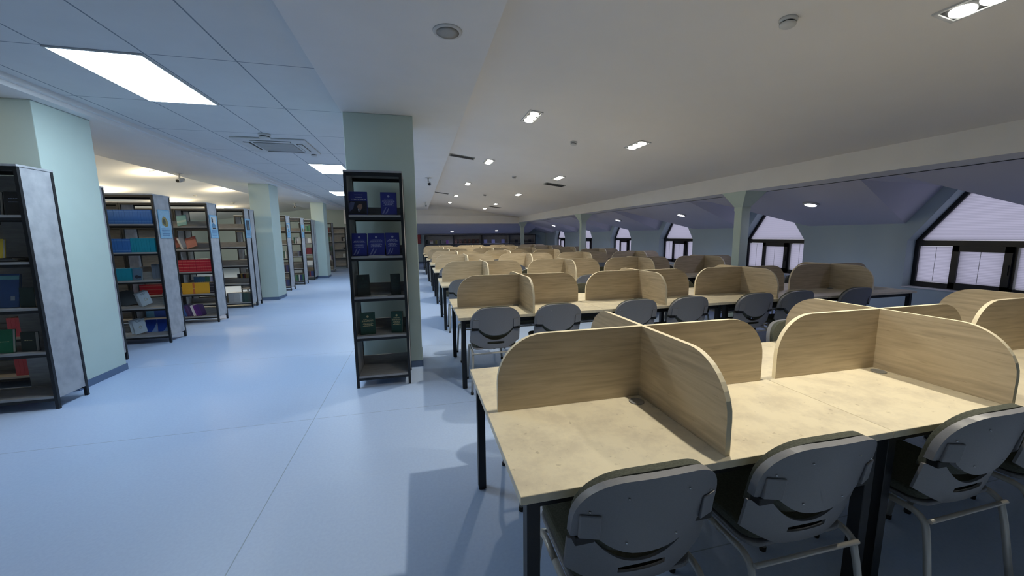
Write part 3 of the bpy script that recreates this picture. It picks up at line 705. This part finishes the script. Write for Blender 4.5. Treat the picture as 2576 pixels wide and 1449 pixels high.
# ---------------------------------------------------------------- books
_bm = {}
def book_meshes(tk, h, dp, col, bands, bandcol=None):
    k = (round(tk, 4), round(h, 4), round(dp, 4), col, bands, bandcol)
    if k in _bm: return _bm[k]
    t = min(.003, tk*.2); mb = MB()
    poly = [(0, 0), (tk, 0), (tk, dp), (tk-t, dp), (tk-t, t), (t, t), (t, dp), (0, dp)]
    zs_ = [0]
    for b in range(bands): c_ = h*(.14+.72*b/max(1, bands-1)) if bands > 1 else h*.5; zs_ += [c_-h*.02, c_+h*.02]
    zs_.append(h)
    n = 8
    for z in zs_: mb.v += [(p[0], p[1], z) for p in poly]
    mb.face([0, 1, 4, 5]); mb.face([1, 2, 3, 4]); mb.face([0, 5, 6, 7])
    o = (len(zs_)-1)*n; mb.face([o+5, o+4, o+1, o]); mb.face([o+4, o+3, o+2, o+1]); mb.face([o+7, o+6, o+5, o])
    for i in range(len(zs_)-1):
        for j in range(n):
            j2 = (j+1) % n; mb.face([i*n+j, i*n+j2, (i+1)*n+j2, (i+1)*n+j], 1 if (j == 0 and i % 2 == 1) else 0)
    cov = mb.mesh('book', [colm(col), M['gold'] if bandcol is None else colm(bandcol)])
    pg = MB(); pg.box(t+.0003, t+.0003, .003, tk-t-.0003, dp-.004, h-.003); pm = pg.mesh('page_block', ['pages'])
    _bm[k] = (cov, pm); return _bm[k]
def book(label, tk, h, dp, col, mw, group=None, bands=0, bandcol=None, cat='book'):
    cov, pm = book_meshes(tk, h, dp, col, bands, bandcol)
    o = bpy.data.objects.new('book', cov); COL.objects.link(o); o.matrix_world = mw
    p = bpy.data.objects.new('page_block', pm); COL.objects.link(p); p.parent = o
    return setp(o, label, cat, group)
T3 = Matrix.Translation
def Rt(a, ax): return Matrix.Rotation(math.radians(a), 4, ax)
def row(look, x1, y, z, n, tk, h, dp, col, where, group, bands=0, bandcol=None, start=1, jit=.004):
    """n upright spines, the last (rightmost) ending at x1; returns the left end"""
    x = x1
    for i in range(n):
        x -= tk+.0014
        book('%s, %s from right, %s' % (look, ORD[start+i], where), tk, h, dp, col, T3((x, y+random.uniform(0, jit), z+.0006)), group, bands, bandcol)
    return x
def face_book(label, x, y, z, w, h, tk, col, lean=8, side=0, turn=0, prints=None, group=None):
    """cover towards the viewer, bottom-left corner at (x, y, z)"""
    a = math.radians(lean)
    mw = T3((x, y, z+.0008+tk*math.sin(a)))@Rt(-side, 'Y')@Rt(turn, 'Z')@Rt(-lean, 'X')@T3((0, tk, 0))@Rt(-90, 'Z')
    b = book(label, tk, h, w, col, mw, group)
    for nm, mt, shapes in (prints or []):
        for s in shapes:      # shapes in cover coordinates: u from spine, v from the foot
            m_ = MB(); X = tk+.0006
            if s[0] == 'r': m_.box(tk+.0002, s[1], s[2], X, s[3], s[4])
            elif s[0] == 'p': m_.prism(s[1], 'x', tk+.0002, X)
            elif s[0] == 'ring':
                u, v, r0, r1 = s[1:]; n = 28; q = []
                for k in range(n):
                    c_, s_ = math.cos(2*math.pi*k/n), math.sin(2*math.pi*k/n)
                    m_.v += [(tk+.0002, u+r0*c_, v+r0*s_), (tk+.0002, u+r1*c_, v+r1*s_), (X, u+r1*c_, v+r1*s_), (X, u+r0*c_, v+r0*s_)]
                for k in range(n):
                    j = (k+1) % n
                    for e in range(4): m_.face([4*k+e, 4*j+e, 4*j+(e+1) % 4, 4*k+(e+1) % 4])
            m_.build(nm, mt, b)
    return b
def disc(u, v, r, n=24, ry=None): return ('p', [(u+r*math.cos(2*math.pi*k/n), v+(ry or r)*math.sin(2*math.pi*k/n)) for k in range(n)])
def tline(u0, u1, v, hh=.004): return ('r', u0, v-hh/2, u1, v+hh/2)
def dashes(u0, u1, v, hh=.0042, seed=1):
    """a line of small word-like dashes"""
    rnd = random.Random(seed); out = []; u = u0
    while u < u1-.004:
        w = min(rnd.uniform(.007, .02), u1-u); out.append(('r', u, v-hh/2, u+w, v+hh/2)); u += w+.0035
    return out
def stack(look, x, y, z, items, where, group):
    for i, (w, h, tk, col) in enumerate(items):
        mw = T3((x+random.uniform(-.006, .006), y+random.uniform(0, .01), z+.0006))@Rt(90, 'Y')@T3((-tk, 0, 0))
        mw = T3((x+random.uniform(-.006, .006), y+random.uniform(0, .008), z+.0006+tk))@Rt(90, 'Y')
        book('%s, %s from the bottom of stack, %s' % (look, ORD[i+1], where), tk, w, h, col, mw, group); z += tk+.0008

# --- lone middle bookcase
def seal(w, h, ink, seed):
    pr = [('cover_emblem', ink, [('ring', w/2, h*.82, h*.028, h*.048), disc(w/2, h*.82, h*.021)])]
    ln = []
    for i, (f, k) in enumerate(((.22, .70), (.14, .645), (.10, .60), (.2, .52), (.16, .475), (.26, .44), (.16, .39))): ln += dashes(w*f, w*(1-f), h*k, seed=seed+i)
    return pr+[('cover_text', ink, ln)]
def swoosh(w, h):
    pts1 = [(w*.06, h*.02), (w*.20, h*.06), (w*.36, h*.34), (w*.30, h*.32)]; pts2 = [(w*.25, h*.02), (w*.42, h*.10), (w*.52, h*.30), (w*.47, h*.29)]
    return [('cover_swoosh', colm((120, 128, 176)), [('p', pts1), ('p', pts2)])]
NAVY = (34, 44, 128)
def navy(label, x, z, w, tk, turn=0, y=4.075, seed=1): face_book(label, x, y, z, w, .225, tk, NAVY, 9, 0, turn, seal(w, .225, 'whiteink', seed)+swoosh(w, .225))
# portrait cover
w, h = .172, .228
pb = face_book('dark blue book with a man\'s portrait on its cover, top shelf of the lone bookcase', -.642, 4.075, 1.765, w, h, .022, (36, 46, 124), 9)
def pshape(nm, mt, polys, lift):
    for q in polys:
        m_ = MB(); m_.prism(q, 'x', .0222+lift, .0226+lift); m_.build(nm, mt, pb)
def el(u, v, a, b, n=24): return [(u+a*math.cos(2*math.pi*k/n), v+b*math.sin(2*math.pi*k/n)) for k in range(n)]
pshape('cover_panel', colm((20, 24, 40)), [[(.004, .003), (.168, .003), (.168, .135), (.004, .135)]], 0)
pshape('cover_flag', colm((88, 96, 130)), [[(.006, .03), (.04, .06), (.055, .12), (.02, .13), (.006, .11)]], .0005)
pshape('portrait_suit', colm((16, 18, 26)), [[(.03, .004), (.035, .03), (.06, .05), (.085, .062), (.118, .05), (.145, .03), (.152, .004)]], .001)
pshape('portrait_shirt', colm((190, 190, 196)), [[(.088, .03), (.083, .058), (.112, .05), (.100, .03)]], .0015)
pshape('portrait_face', colm((150, 118, 100)), [el(.102, .082, .024, .032)], .002)
pshape('portrait_hair', colm((28, 24, 24)), [[(.079, .090), (.078, .108), (.088, .119), (.104, .122), (.120, .115), (.125, .102), (.112, .106), (.092, .104), (.085, .090)]], .0025)
pshape('portrait_tie', colm((40, 40, 60)), [[(.096, .03), (.094, .05), (.101, .05), (.104, .03)]], .0026)
for i, (u0, u1, v) in enumerate(((.055, .130, .196), (.06, .125, .170))):
    m_ = MB()
    for q in dashes(u0, u1, v, .004, seed=30+i): m_.box(.0222, q[1], q[2], .0227, q[3], q[4])
    m_.build('cover_text', 'whiteink', pb)
try:
    fc = bpy.data.curves.new('cover_title', 'FONT'); fc.body = '\u0421\u0422\u0420\u0410\u0422\u0415\u0413\u0418\u042f\u0421\u0418'; fc.size = .0185; fc.align_x = 'CENTER'; fc.extrude = .0002
    fo = bpy.data.objects.new('cover_title', fc); COL.objects.link(fo); bpy.context.view_layer.update()
    me = bpy.data.meshes.new_from_object(fo.evaluated_get(bpy.context.evaluated_depsgraph_get())); bpy.data.objects.remove(fo)
    me.materials.clear(); me.materials.append(colm((214, 216, 226)))
    fo = bpy.data.objects.new('cover_title', me); COL.objects.link(fo); fo.parent = pb
    fo.matrix_local = Matrix(((0, 0, 1, .0228), (1, 0, 0, .092), (0, 1, 0, .143), (0, 0, 0, 1)))
except Exception as ex: print('title', ex)
navy('navy book with round seal, right side of the lone bookcase top shelf', -.345, 1.765, .155, .03, 0, seed=2)
navy('navy book with round seal, leftmost on the lone bookcase second shelf', -.638, 1.36, .14, .028, -4, seed=3)
navy('navy book with round seal, middle of the lone bookcase second shelf', -.486, 1.36, .16, .028, 0, seed=4)
navy('navy book with round seal, rightmost on the lone bookcase second shelf', -.312, 1.36, .135, .045, 8, seed=5)
def leaflet(label, x, y, z, w, d, rot, col=(196, 194, 186), group=None):
    b = MB(); b.box(-w/2, -d/2, 0, w/2, d/2, .004); o = b.build('booklet', colm(col), loc=(x, y, z+.0006), rot=(0, 0, math.radians(rot))); return setp(o, label, 'booklet', group)
leaflet('pale thin booklet lying in front of the navy books, lone bookcase', -.40, 4.062, 1.36, .16, .05, 2)
DKG = (16, 34, 36)
face_book('almost black book facing out, left on the lone bookcase third shelf', -.615, 4.10, .95, .125, .215, .03, DKG, 6, 0, 14, seal(.125, .215, colm((30, 56, 54)), 6))
face_book('almost black book facing out, right on the lone bookcase third shelf', -.285, 4.10, .95, .095, .215, .045, DKG, 3, 0, 10, seal(.095, .215, colm((30, 56, 54)), 7))
leaflet('white thin booklet lying in the middle of the lone bookcase third shelf', -.40, 4.10, .95, .17, .11, -8); leaflet('second pale booklet lying under dark book, lone bookcase third shelf', -.375, 4.145, .955, .16, .10, 12, (150, 146, 142))
GRN = (14, 60, 50)
face_book('dark green book with gold seal standing open, left on lone bookcase fourth shelf', -.605, 4.09, .545, .145, .225, .035, GRN, 4, 0, 9, seal(.145, .225, 'gold', 8))
face_book('dark green book with gold seal standing open, right on lone bookcase fourth shelf', -.305, 4.11, .545, .115, .225, .04, GRN, 3, 0, -14, seal(.115, .225, 'gold', 9))
# --- nearest left bookcase
w1 = 'nearest left bookcase'
face_book('black book facing out on the top shelf of the nearest left bookcase', -3.455, 4.30, 1.765, .135, .20, .028, (20, 26, 30), 6, 0, 0, [('cover_text', 'whiteink', dashes(.03, .11, .14, seed=3)+dashes(.03, .11, .11, seed=4))])
face_book('black book beside the pages of another, top shelf of the nearest left bookcase', -3.62, 4.31, 1.765, .13, .20, .03, (22, 28, 32), 6)
face_book('yellow-covered book on the second shelf of the nearest left bookcase', -3.67, 4.30, 1.36, .14, .20, .025, (206, 176, 60), 10)
stack('dark magazine', -3.64, 4.27, 1.36, [(.24, .22, .012, (40, 42, 46)), (.22, .20, .010, (90, 92, 94)), (.2, .2, .012, (30, 32, 36))], w1, 'magazines lying in the nearest bookcase')
face_book('blue photo-covered book on the third shelf of the nearest left bookcase', -3.66, 4.33, .95, .16, .30, .02, (58, 84, 128), 10, 0, 0, [('cover_band', colm((110, 160, 160)), [('r', .0, .25, .16, .285)]), ('cover_patch', colm((150, 160, 170)), [('r', .10, .06, .13, .10)])])
face_book('dark green book facing out at right, third shelf of the nearest left bookcase', -3.475, 4.31, .95, .115, .175, .04, (20, 44, 42), 4, 0, -6)
face_book('glossy bright green book facing out, fourth shelf of the nearest left bookcase', -3.69, 4.29, .545, .12, .21, .03, (20, 96, 66), 8, 0, 0, [('cover_text', 'gold', dashes(.03, .1, .10, seed=8))])
face_book('black-green book facing out at right, fourth shelf of the nearest left bookcase', -3.525, 4.31, .545, .115, .175, .035, (14, 32, 30), 4, 0, -6, [('cover_text', 'gold', dashes(.03, .09, .10, seed=9))])
for k in range(3): book('rose red volume seen through the nearest bookcase, lower group, %s from the right' % ORD[k+1], .036, .19, .15, (178, 78, 92), T3((-4.112-.037*k, 5.02, .126)), 'red volumes behind the nearest bookcase')
for k in range(3): book('rose red volume seen through the nearest bookcase, upper group, %s from the right' % ORD[k+1], .036, .20, .15, (178, 78, 92), T3((-4.112-.037*k, 5.02, .546)), 'red volumes behind the nearest bookcase')
# --- bookcase past the near pillar
A, ga = 'bookcase past near pillar', 'book sets past the near pillar'
BLU, TEAL = (50, 108, 178), (20, 138, 160)
xr = -3.712
row('blue bound volume', xr, 6.66, 1.765, 21, .0305, .20, .16, BLU, 'top shelf, '+A, ga, 2, (92, 140, 196))
xe = row('teal bound volume', xr, 6.66, 1.36, 9, .0315, .20, .16, TEAL, 'second shelf, '+A, ga, 0)
row('blue bound volume', xe-.002, 6.66, 1.36, 13, .0305, .195, .16, BLU, 'second shelf, '+A, ga, 2, (92, 140, 196), start=10)
for k in range(4): book('wide teal volume, %s from right, third shelf, %s' % (ORD[k+2], A), .062, .175, .2, TEAL, T3((-4.07-.063*(k+1), 6.70, .951)), ga)
face_book('grey picture-covered book beside the teal volumes, '+A, -4.065, 6.70, .95, .115, .17, .02, (86, 112, 134), 6, 0, 0, [('cover_picture', colm((44, 50, 66)), [disc(.05, .05, .026), disc(.085, .045, .018)])])
for k in range(4): book('grey box file, %s from right, back of third shelf, %s' % (ORD[k+1], A), .048, .22, .06, (120, 130, 146), T3((-3.735-.05*(k+1), 6.90, .951)), 'grey box files')
PALE = (188, 204, 218)
def pamph(label, x, y, z, side, w=.145, h=.205, col=PALE, emblem=True):
    face_book(label, x, y, z, w, h, .006, col, 14, side, 0, [('cover_text', colm((96, 112, 134)), [tline(w*.25, w*.75, h*.9, .005), tline(w*.3, w*.7, h*.83, .005)])]+([('cover_emblem', colm((168, 164, 140)), [('ring', w*.55, h*.42, .016, .022)])] if emblem else []))
for k in range(4): pamph('pale blue-grey leaning pamphlet, %s from left, fourth shelf, %s' % (ORD[k+1], A), -4.12+.032*k, 6.84-.030*k, .545, 24)
for k in range(3): face_book('dark plastic-wrapped folder, %s from left, fourth shelf, %s' % (ORD[k+1], A), -4.42+.05*k, 6.94-.025*k, .545, .15, .21, .008, (70, 80, 88), 10, 14)
for k in range(2): pamph('pale blue-grey leaning pamphlet, %s from left, bottom shelf, %s' % (ORD[k+1], A), -4.235+.075*k, 6.80-.05*k, .125, 16, .16, .215)
setp(MB().box(0, 0, 0, .09, .03, .19).build('box_file', colm((142, 158, 172)), loc=(-3.82, 6.86, .5456), bevel=.002), 'pale grey upright box at right of the fourth shelf, '+A, 'box file')
for k in range(2): face_book('royal blue book with pale swoosh, %s from left, at back, %s' % (('first', 'second')[k], A), -4.11+.155*k, 6.90, .125, .145, .19, .02, (34, 72, 168), 3, 0, 0, [('cover_swoosh', colm((130, 160, 206)), [('p', [(.06, .0), (.145, .0), (.145, .15), (.12, .09), (.09, .03)])])])
# --- second bookcase past the near pillar
B, gb = 'second bookcase past near pillar', 'book sets in the second bookcase'
face_book('teal book leaning at left on the top shelf, '+B, -4.175, 8.16, 1.765, .15, .20, .012, (74, 142, 150), 22, 12, 0, [('cover_band', colm((140, 176, 176)), [('r', 0, .06, .15, .10)])])
face_book('brown-red book leaning on the second shelf, '+B, -4.055, 8.13, 1.36, .17, .20, .02, (140, 62, 58), 22, 18, 0, [('cover_text', 'gold', [tline(.04, .13, .165)])])
book('white-spined book leaning beside the brown-red one, '+B, .028, .20, .15, (214, 208, 200), T3((-4.135, 8.12, 1.361))@Rt(-18, 'Y'), gb)
face_book('dull red book leaning at far left, second shelf, '+B, -4.32, 8.20, 1.36, .13, .19, .02, (120, 56, 56), 14, 18)
row('red volume with gold bands', -3.70, 8.10, .95, 15, .0325, .215, .16, (180, 30, 52), 'third shelf, '+B, gb, 4, (206, 120, 110))
x = -3.695
for k in range(2): x -= .033; book('black volume, %s from right, fourth shelf, %s' % (ORD[k+1], B), .032, .20, .15, (40, 36, 48), T3((x, 8.10, .546)), gb, 4, (120, 120, 130))
for k in range(13):
    x -= .0335; cc = (200, 110, 60) if k == 7 else (226, 170, 48)
    book('%s volume, %s from right, fourth shelf, %s' % ('orange' if k == 7 else 'yellow', ORD[k+3], B), .033, .20, .15, cc, T3((x, 8.10, .546)), gb, 1 if k == 7 else 0)
x = -4.46
for k in range(13): x -= .0345; book('red volume seen through bookcase past near pillar, %s from the right, fourth shelf' % ORD[k+1], .034, .18, .15, (200, 36, 56), T3((x, 8.22, .546)), 'red volumes seen through', 3, (216, 140, 130))
x = -4.46
for k in range(13):
    cc = (212, 190, 120) if k == 0 else ((44, 84, 170) if k < 9 else (96, 158, 200)); x -= .031
    book('%s book seen through bookcase past near pillar, %s from the right, bottom shelf' % ('cream' if k == 0 else 'blue' if k < 9 else 'light blue', ORD[k+1]), .0305, .20, .15, cc, T3((x, 8.22, .126)), 'blue books seen through')
x = -4.23
for k, (cc, nm, tk) in enumerate((((50, 90, 160), 'blue', .03), ((60, 100, 170), 'blue', .022), ((84, 60, 112), 'dull purple', .03), ((90, 64, 116), 'dull purple', .03), ((70, 54, 100), 'dark purple', .03), ((226, 218, 222), 'white', .04), ((104, 40, 128), 'bright purple', .03), ((84, 42, 118), 'purple', .03), ((80, 40, 112), 'purple', .03))):
    book('%s book leaning left, %s from left, bottom shelf, %s' % (nm, ORD[k+1], B), tk, .205, .15, cc, T3((x, 8.12, .1262))@Rt(-14, 'Y'), gb); x += tk/math.cos(math.radians(14))+.002
# --- double bookcase before the middle pillar
D, gd = 'double bookcase before middle pillar', 'books in the double bookcase'
stack('pale book', -4.66, 9.63, .95, [(.20, .16, .035, (40, 44, 60)), (.2, .16, .028, (206, 200, 184)), (.19, .16, .022, (60, 62, 70)), (.2, .15, .03, (214, 210, 200)), (.19, .15, .02, (70, 74, 96)), (.2, .15, .026, (214, 208, 190))], 'third shelf, '+D, gd)
stack('navy book', -4.62, 9.63, 1.36, [(.22, .16, .035, (40, 52, 110)), (.2, .16, .03, (70, 78, 130))], 'second shelf, '+D, gd)
x = -4.33
for k, (cc, nm, tk) in enumerate((((150, 150, 176), 'pale violet', .03), ((170, 168, 190), 'pale violet', .025), ((120, 120, 150), 'violet grey', .03), ((170, 170, 190), 'pale violet', .03), ((50, 92, 82), 'green', .09), ((44, 84, 116), 'blue', .11), ((40, 76, 110), 'blue', .1))):
    x -= tk+.001; book('%s book, %s from right, fourth shelf, %s' % (nm, ORD[k+1], D), tk, .18, .14, cc, T3((x, 9.63, .546)), gd)
x = -3.70
for k, (cc, nm, tk) in enumerate((((70, 84, 82), 'grey-green', .06), ((60, 84, 78), 'dark green', .06), ((52, 70, 70), 'dark green', .05), ((206, 208, 210), 'white', .04), ((176, 178, 178), 'pale grey', .11), ((170, 172, 174), 'pale grey', .11), ((90, 80, 64), 'brown', .03))):
    x -= tk+.001; book('%s volume, %s from right, bottom shelf, %s' % (nm, ORD[k+1], D), tk, .21, .14, cc, T3((x, 9.63, .126)), gd)
leaflet('open white booklet lying at right on the second shelf, '+D, -3.79, 9.68, 1.36, .16, .12, 8, (210, 208, 200))
x = -3.85
for k, (cc, nm, tk) in enumerate((((170, 150, 90), 'tan', .03), ((120, 60, 60), 'dull red', .03), ((60, 60, 80), 'dark blue', .03), ((190, 150, 70), 'ochre', .035), ((50, 50, 56), 'black', .04), ((90, 96, 110), 'grey', .03))):
    x -= tk+.001; book('%s book, %s from the right, fourth shelf of the rear half, %s' % (nm, ORD[k+1], 'double bookcase'), tk, .19, .14, cc, T3((x, 9.95, .546)), gd)
# --- farther bookcases
def fill(where, group, x1, y, rows):
    for sh, items in rows:
        x = x1; z = SHZ[sh]; sn = ('top', 'second', 'third', 'fourth', 'bottom')[sh]
        for k, (nm, cc, tk, h) in enumerate(items):
            x -= tk+.001; book('%s book, %s from right, %s shelf, %s' % (nm, ORD[k+1], sn, where), tk, h, .15, cc, T3((x, y, z+.0006)), group)
GY, WH, DG, DB, DR, PU, BK, GR = ('grey', (130, 134, 140)), ('white', (212, 212, 208)), ('dark green', (48, 88, 74)), ('dark blue', (48, 62, 110)), ('dark red', (110, 44, 54)), ('dull purple', (84, 70, 104)), ('black', (42, 42, 48)), ('green', (76, 130, 92))
def it(c, tk=.035, h=.2): return (c[0], c[1], tk, h)
fill('first bookcase past middle pillar', 'books past the middle pillar', -3.72, 12.46, ((2, [it(GY), it(WH, .03), it(DG), it(GY, .05, .18), it(DG)]), (3, [it(DB), it(PU), it(BK), it(DB, .04), it(PU)]), (4, [it(DB), it(DB), it(PU), it(BK, .05)])))
fill('second bookcase past middle pillar', 'books past the middle pillar', -3.73, 13.93, ((1, [it(WH, .12, .19), it(BK, .03), it(WH, .02), it(DG, .04)]), (4, [it(GR, .04), it(DB, .08), it(WH, .03), it(DG, .05), it(GR, .05)]), (2, [it(BK, .04, .15), it(PU, .04, .16), it(GY, .05, .15)])))
fill('double bookcase beside farthest pillar', 'books beside the farthest pillar', -3.76, 15.33, ((0, [it(GR, .06, .22), it(DG, .05), it(GR, .05)]), (1, [it(WH, .12, .16), it(GY, .08, .16)]), (2, [it(DR, .18, .24), it(DR, .06)]), (3, [it(WH, .2, .17), it(GY, .06)]), (4, [it(DB, .1), it(DR, .05), it(BK, .05)])))
fill('last end-on bookcase', 'books in the last bookcase', -3.73, 18.56, ((0, [it(BK, .06), it(DR, .05)]), (1, [it(GY, .06), it(DG, .05)]), (2, [it(DG, .05), it(BK, .06)]), (3, [it(PU, .06), it(WH, .03)])))
fill('far aisle bookcase left of pale board', 'books at the far aisle end', -3.55, 20.68, ((1, [it(WH, .06, .16), it(BK, .08, .2)]), (2, [it(BK, .08, .1), it(GY, .05, .1)]), (3, [it(WH, .12, .18)])))
fill('far aisle bookcase right of pale board', 'books at the far aisle end', -2.95, 20.68, ((1, [it(('orange', (190, 110, 60)), .04, .16), it(DR, .05, .18)]), (2, [it(BK, .06, .14)])))
# --- display cases on the far wall
def fb(label, x, w, h, col, tk=.03, pr=None, turn=0): face_book(label, x, 22.57, 1.12, w, h, tk, col, 6, 0, turn, pr)
fw = 'in the far-wall display case'
fb('black-green book, leftmost '+fw, .46, .12, .22, (26, 44, 48), .03, None, -30)
fb('white and dark red book, second from the left '+fw, .68, .18, .21, (206, 204, 208), .02, [('cover_band', colm((120, 60, 70)), [('r', .01, .15, .17, .19)])])
fb('olive book with white pages, third from the left '+fw, .98, .12, .21, (140, 134, 80), .04, None, -25)
fb('dark teal book with white pages, fourth from the left '+fw, 1.22, .12, .21, (44, 60, 72), .05, None, -25)
fb('purple book with white pages, fifth from the left '+fw, 1.60, .14, .22, (110, 70, 130), .04, None, -20)
for k, (x0, x1) in enumerate(((2.09, 2.25), (2.36, 2.53), (2.63, 2.80), (2.89, 3.04), (3.11, 3.30), (3.40, 3.55))):
    fb('brown book with small gilt mark, %s from the left in the second far-wall case' % ORD[k+1], x0, x1-x0, .25, (92, 64, 58), .03, [('cover_emblem', 'gold', [disc((x1-x0)*.5, .12, .014)])])
for k, x0 in enumerate((3.83, 4.30, 4.90)): fb('pale blue book, %s from the left in the third far-wall case' % ORD[k+1], x0, .20, .22, (150, 156, 206), .03)
for k, x0 in enumerate((5.75, 6.20, 6.60)): fb('dark book, %s from the left in the rightmost far-wall case' % ORD[k+1], x0, .17, .2, (50, 54, 62), .03)
# red cabinet on the far wall
t = thing('fire_cabinet', 'dark red cabinet hanging on the far wall left of the display cases', 'cabinet', (.085, YF-.001, 1.14))
MB().box(-.09, -.20, 0, .09, 0, .50).build('body', 'red', t, bevel=.006); MB().box(-.08, -.212, .01, .08, -.2005, .49).build('door', 'red', t, bevel=.004); MB().box(.05, -.225, .22, .062, -.2125, .28).build('handle', 'vent', t)
# posters on the bookcase end panels
def poster(label, y, z, kind, x=-3.6544):
    w, h = .27, .42
    t = thing('poster', label, 'poster', (x, y, z), 0, 'light blue posters on the bookcase ends')
    MB().box(.0, 0, 0, .004, w, h).build('sheet', colm((126, 178, 214), .22), t)
    MB().box(.0042, .012, .012, .005, w-.012, h-.012).build('sheet_field', colm((154, 196, 222), .22), t)
    def pr(nm, c, pts, l=.0052): m_ = MB(); m_.prism(pts, 'x', l, l+.0006); m_.build(nm, colm(c, .25), t)
    if kind == 0:
        pr('picture', (150, 140, 96), [(.07, .20), (.16, .165), (.205, .19), (.20, .26), (.16, .31), (.11, .325), (.075, .29), (.065, .24)])
        pr('picture_shade', (86, 92, 78), [(.085, .225), (.14, .195), (.15, .25), (.12, .29), (.09, .27)], .006)
    elif kind == 1:
        pr('picture', (206, 208, 206), [(.05, .16), (.215, .16), (.215, .385), (.05, .385)])
        pr('picture_figure', (52, 58, 70), [(.065, .29), (.115, .28), (.115, .34), (.10, .375), (.07, .37)], .006)
        pr('picture_figure', (96, 140, 172), [(.06, .19), (.19, .19), (.185, .25), (.12, .275), (.07, .26)], .006)
        pr('picture_figure', (40, 44, 56), [(.07, .165), (.205, .165), (.2, .187), (.08, .187)], .006)
    else:
        pr('picture', (66, 78, 92), [(.05, .17), (.22, .17), (.22, .385), (.05, .385)])
        pr('picture_figure', (118, 120, 112), [(.10, .18), (.17, .18), (.16, .27), (.135, .33), (.11, .27)], .006)
    for k in range(5):
        v = .138-.024*k; m_ = MB(); m_.box(.0052, .035+.004*k, v, .0058, w-.035-.004*k, v+.011); m_.build('text_line', colm((84, 128, 172), .3), t)
poster('light blue poster with a gold building, end of the bookcase past near pillar', 6.70, 1.555, 0)
poster('light blue poster with people, end of the second bookcase past near pillar', 8.12, 1.555, 1)
poster('light blue poster with a dark picture, end of the double bookcase', 9.60, 1.555, 2)
poster('pale poster on the end of the first bookcase past the middle pillar', 12.46, 1.555, 1, -3.6794)
poster('pale poster on the end of the second bookcase past the middle pillar', 13.94, 1.555, 0, -3.6894)
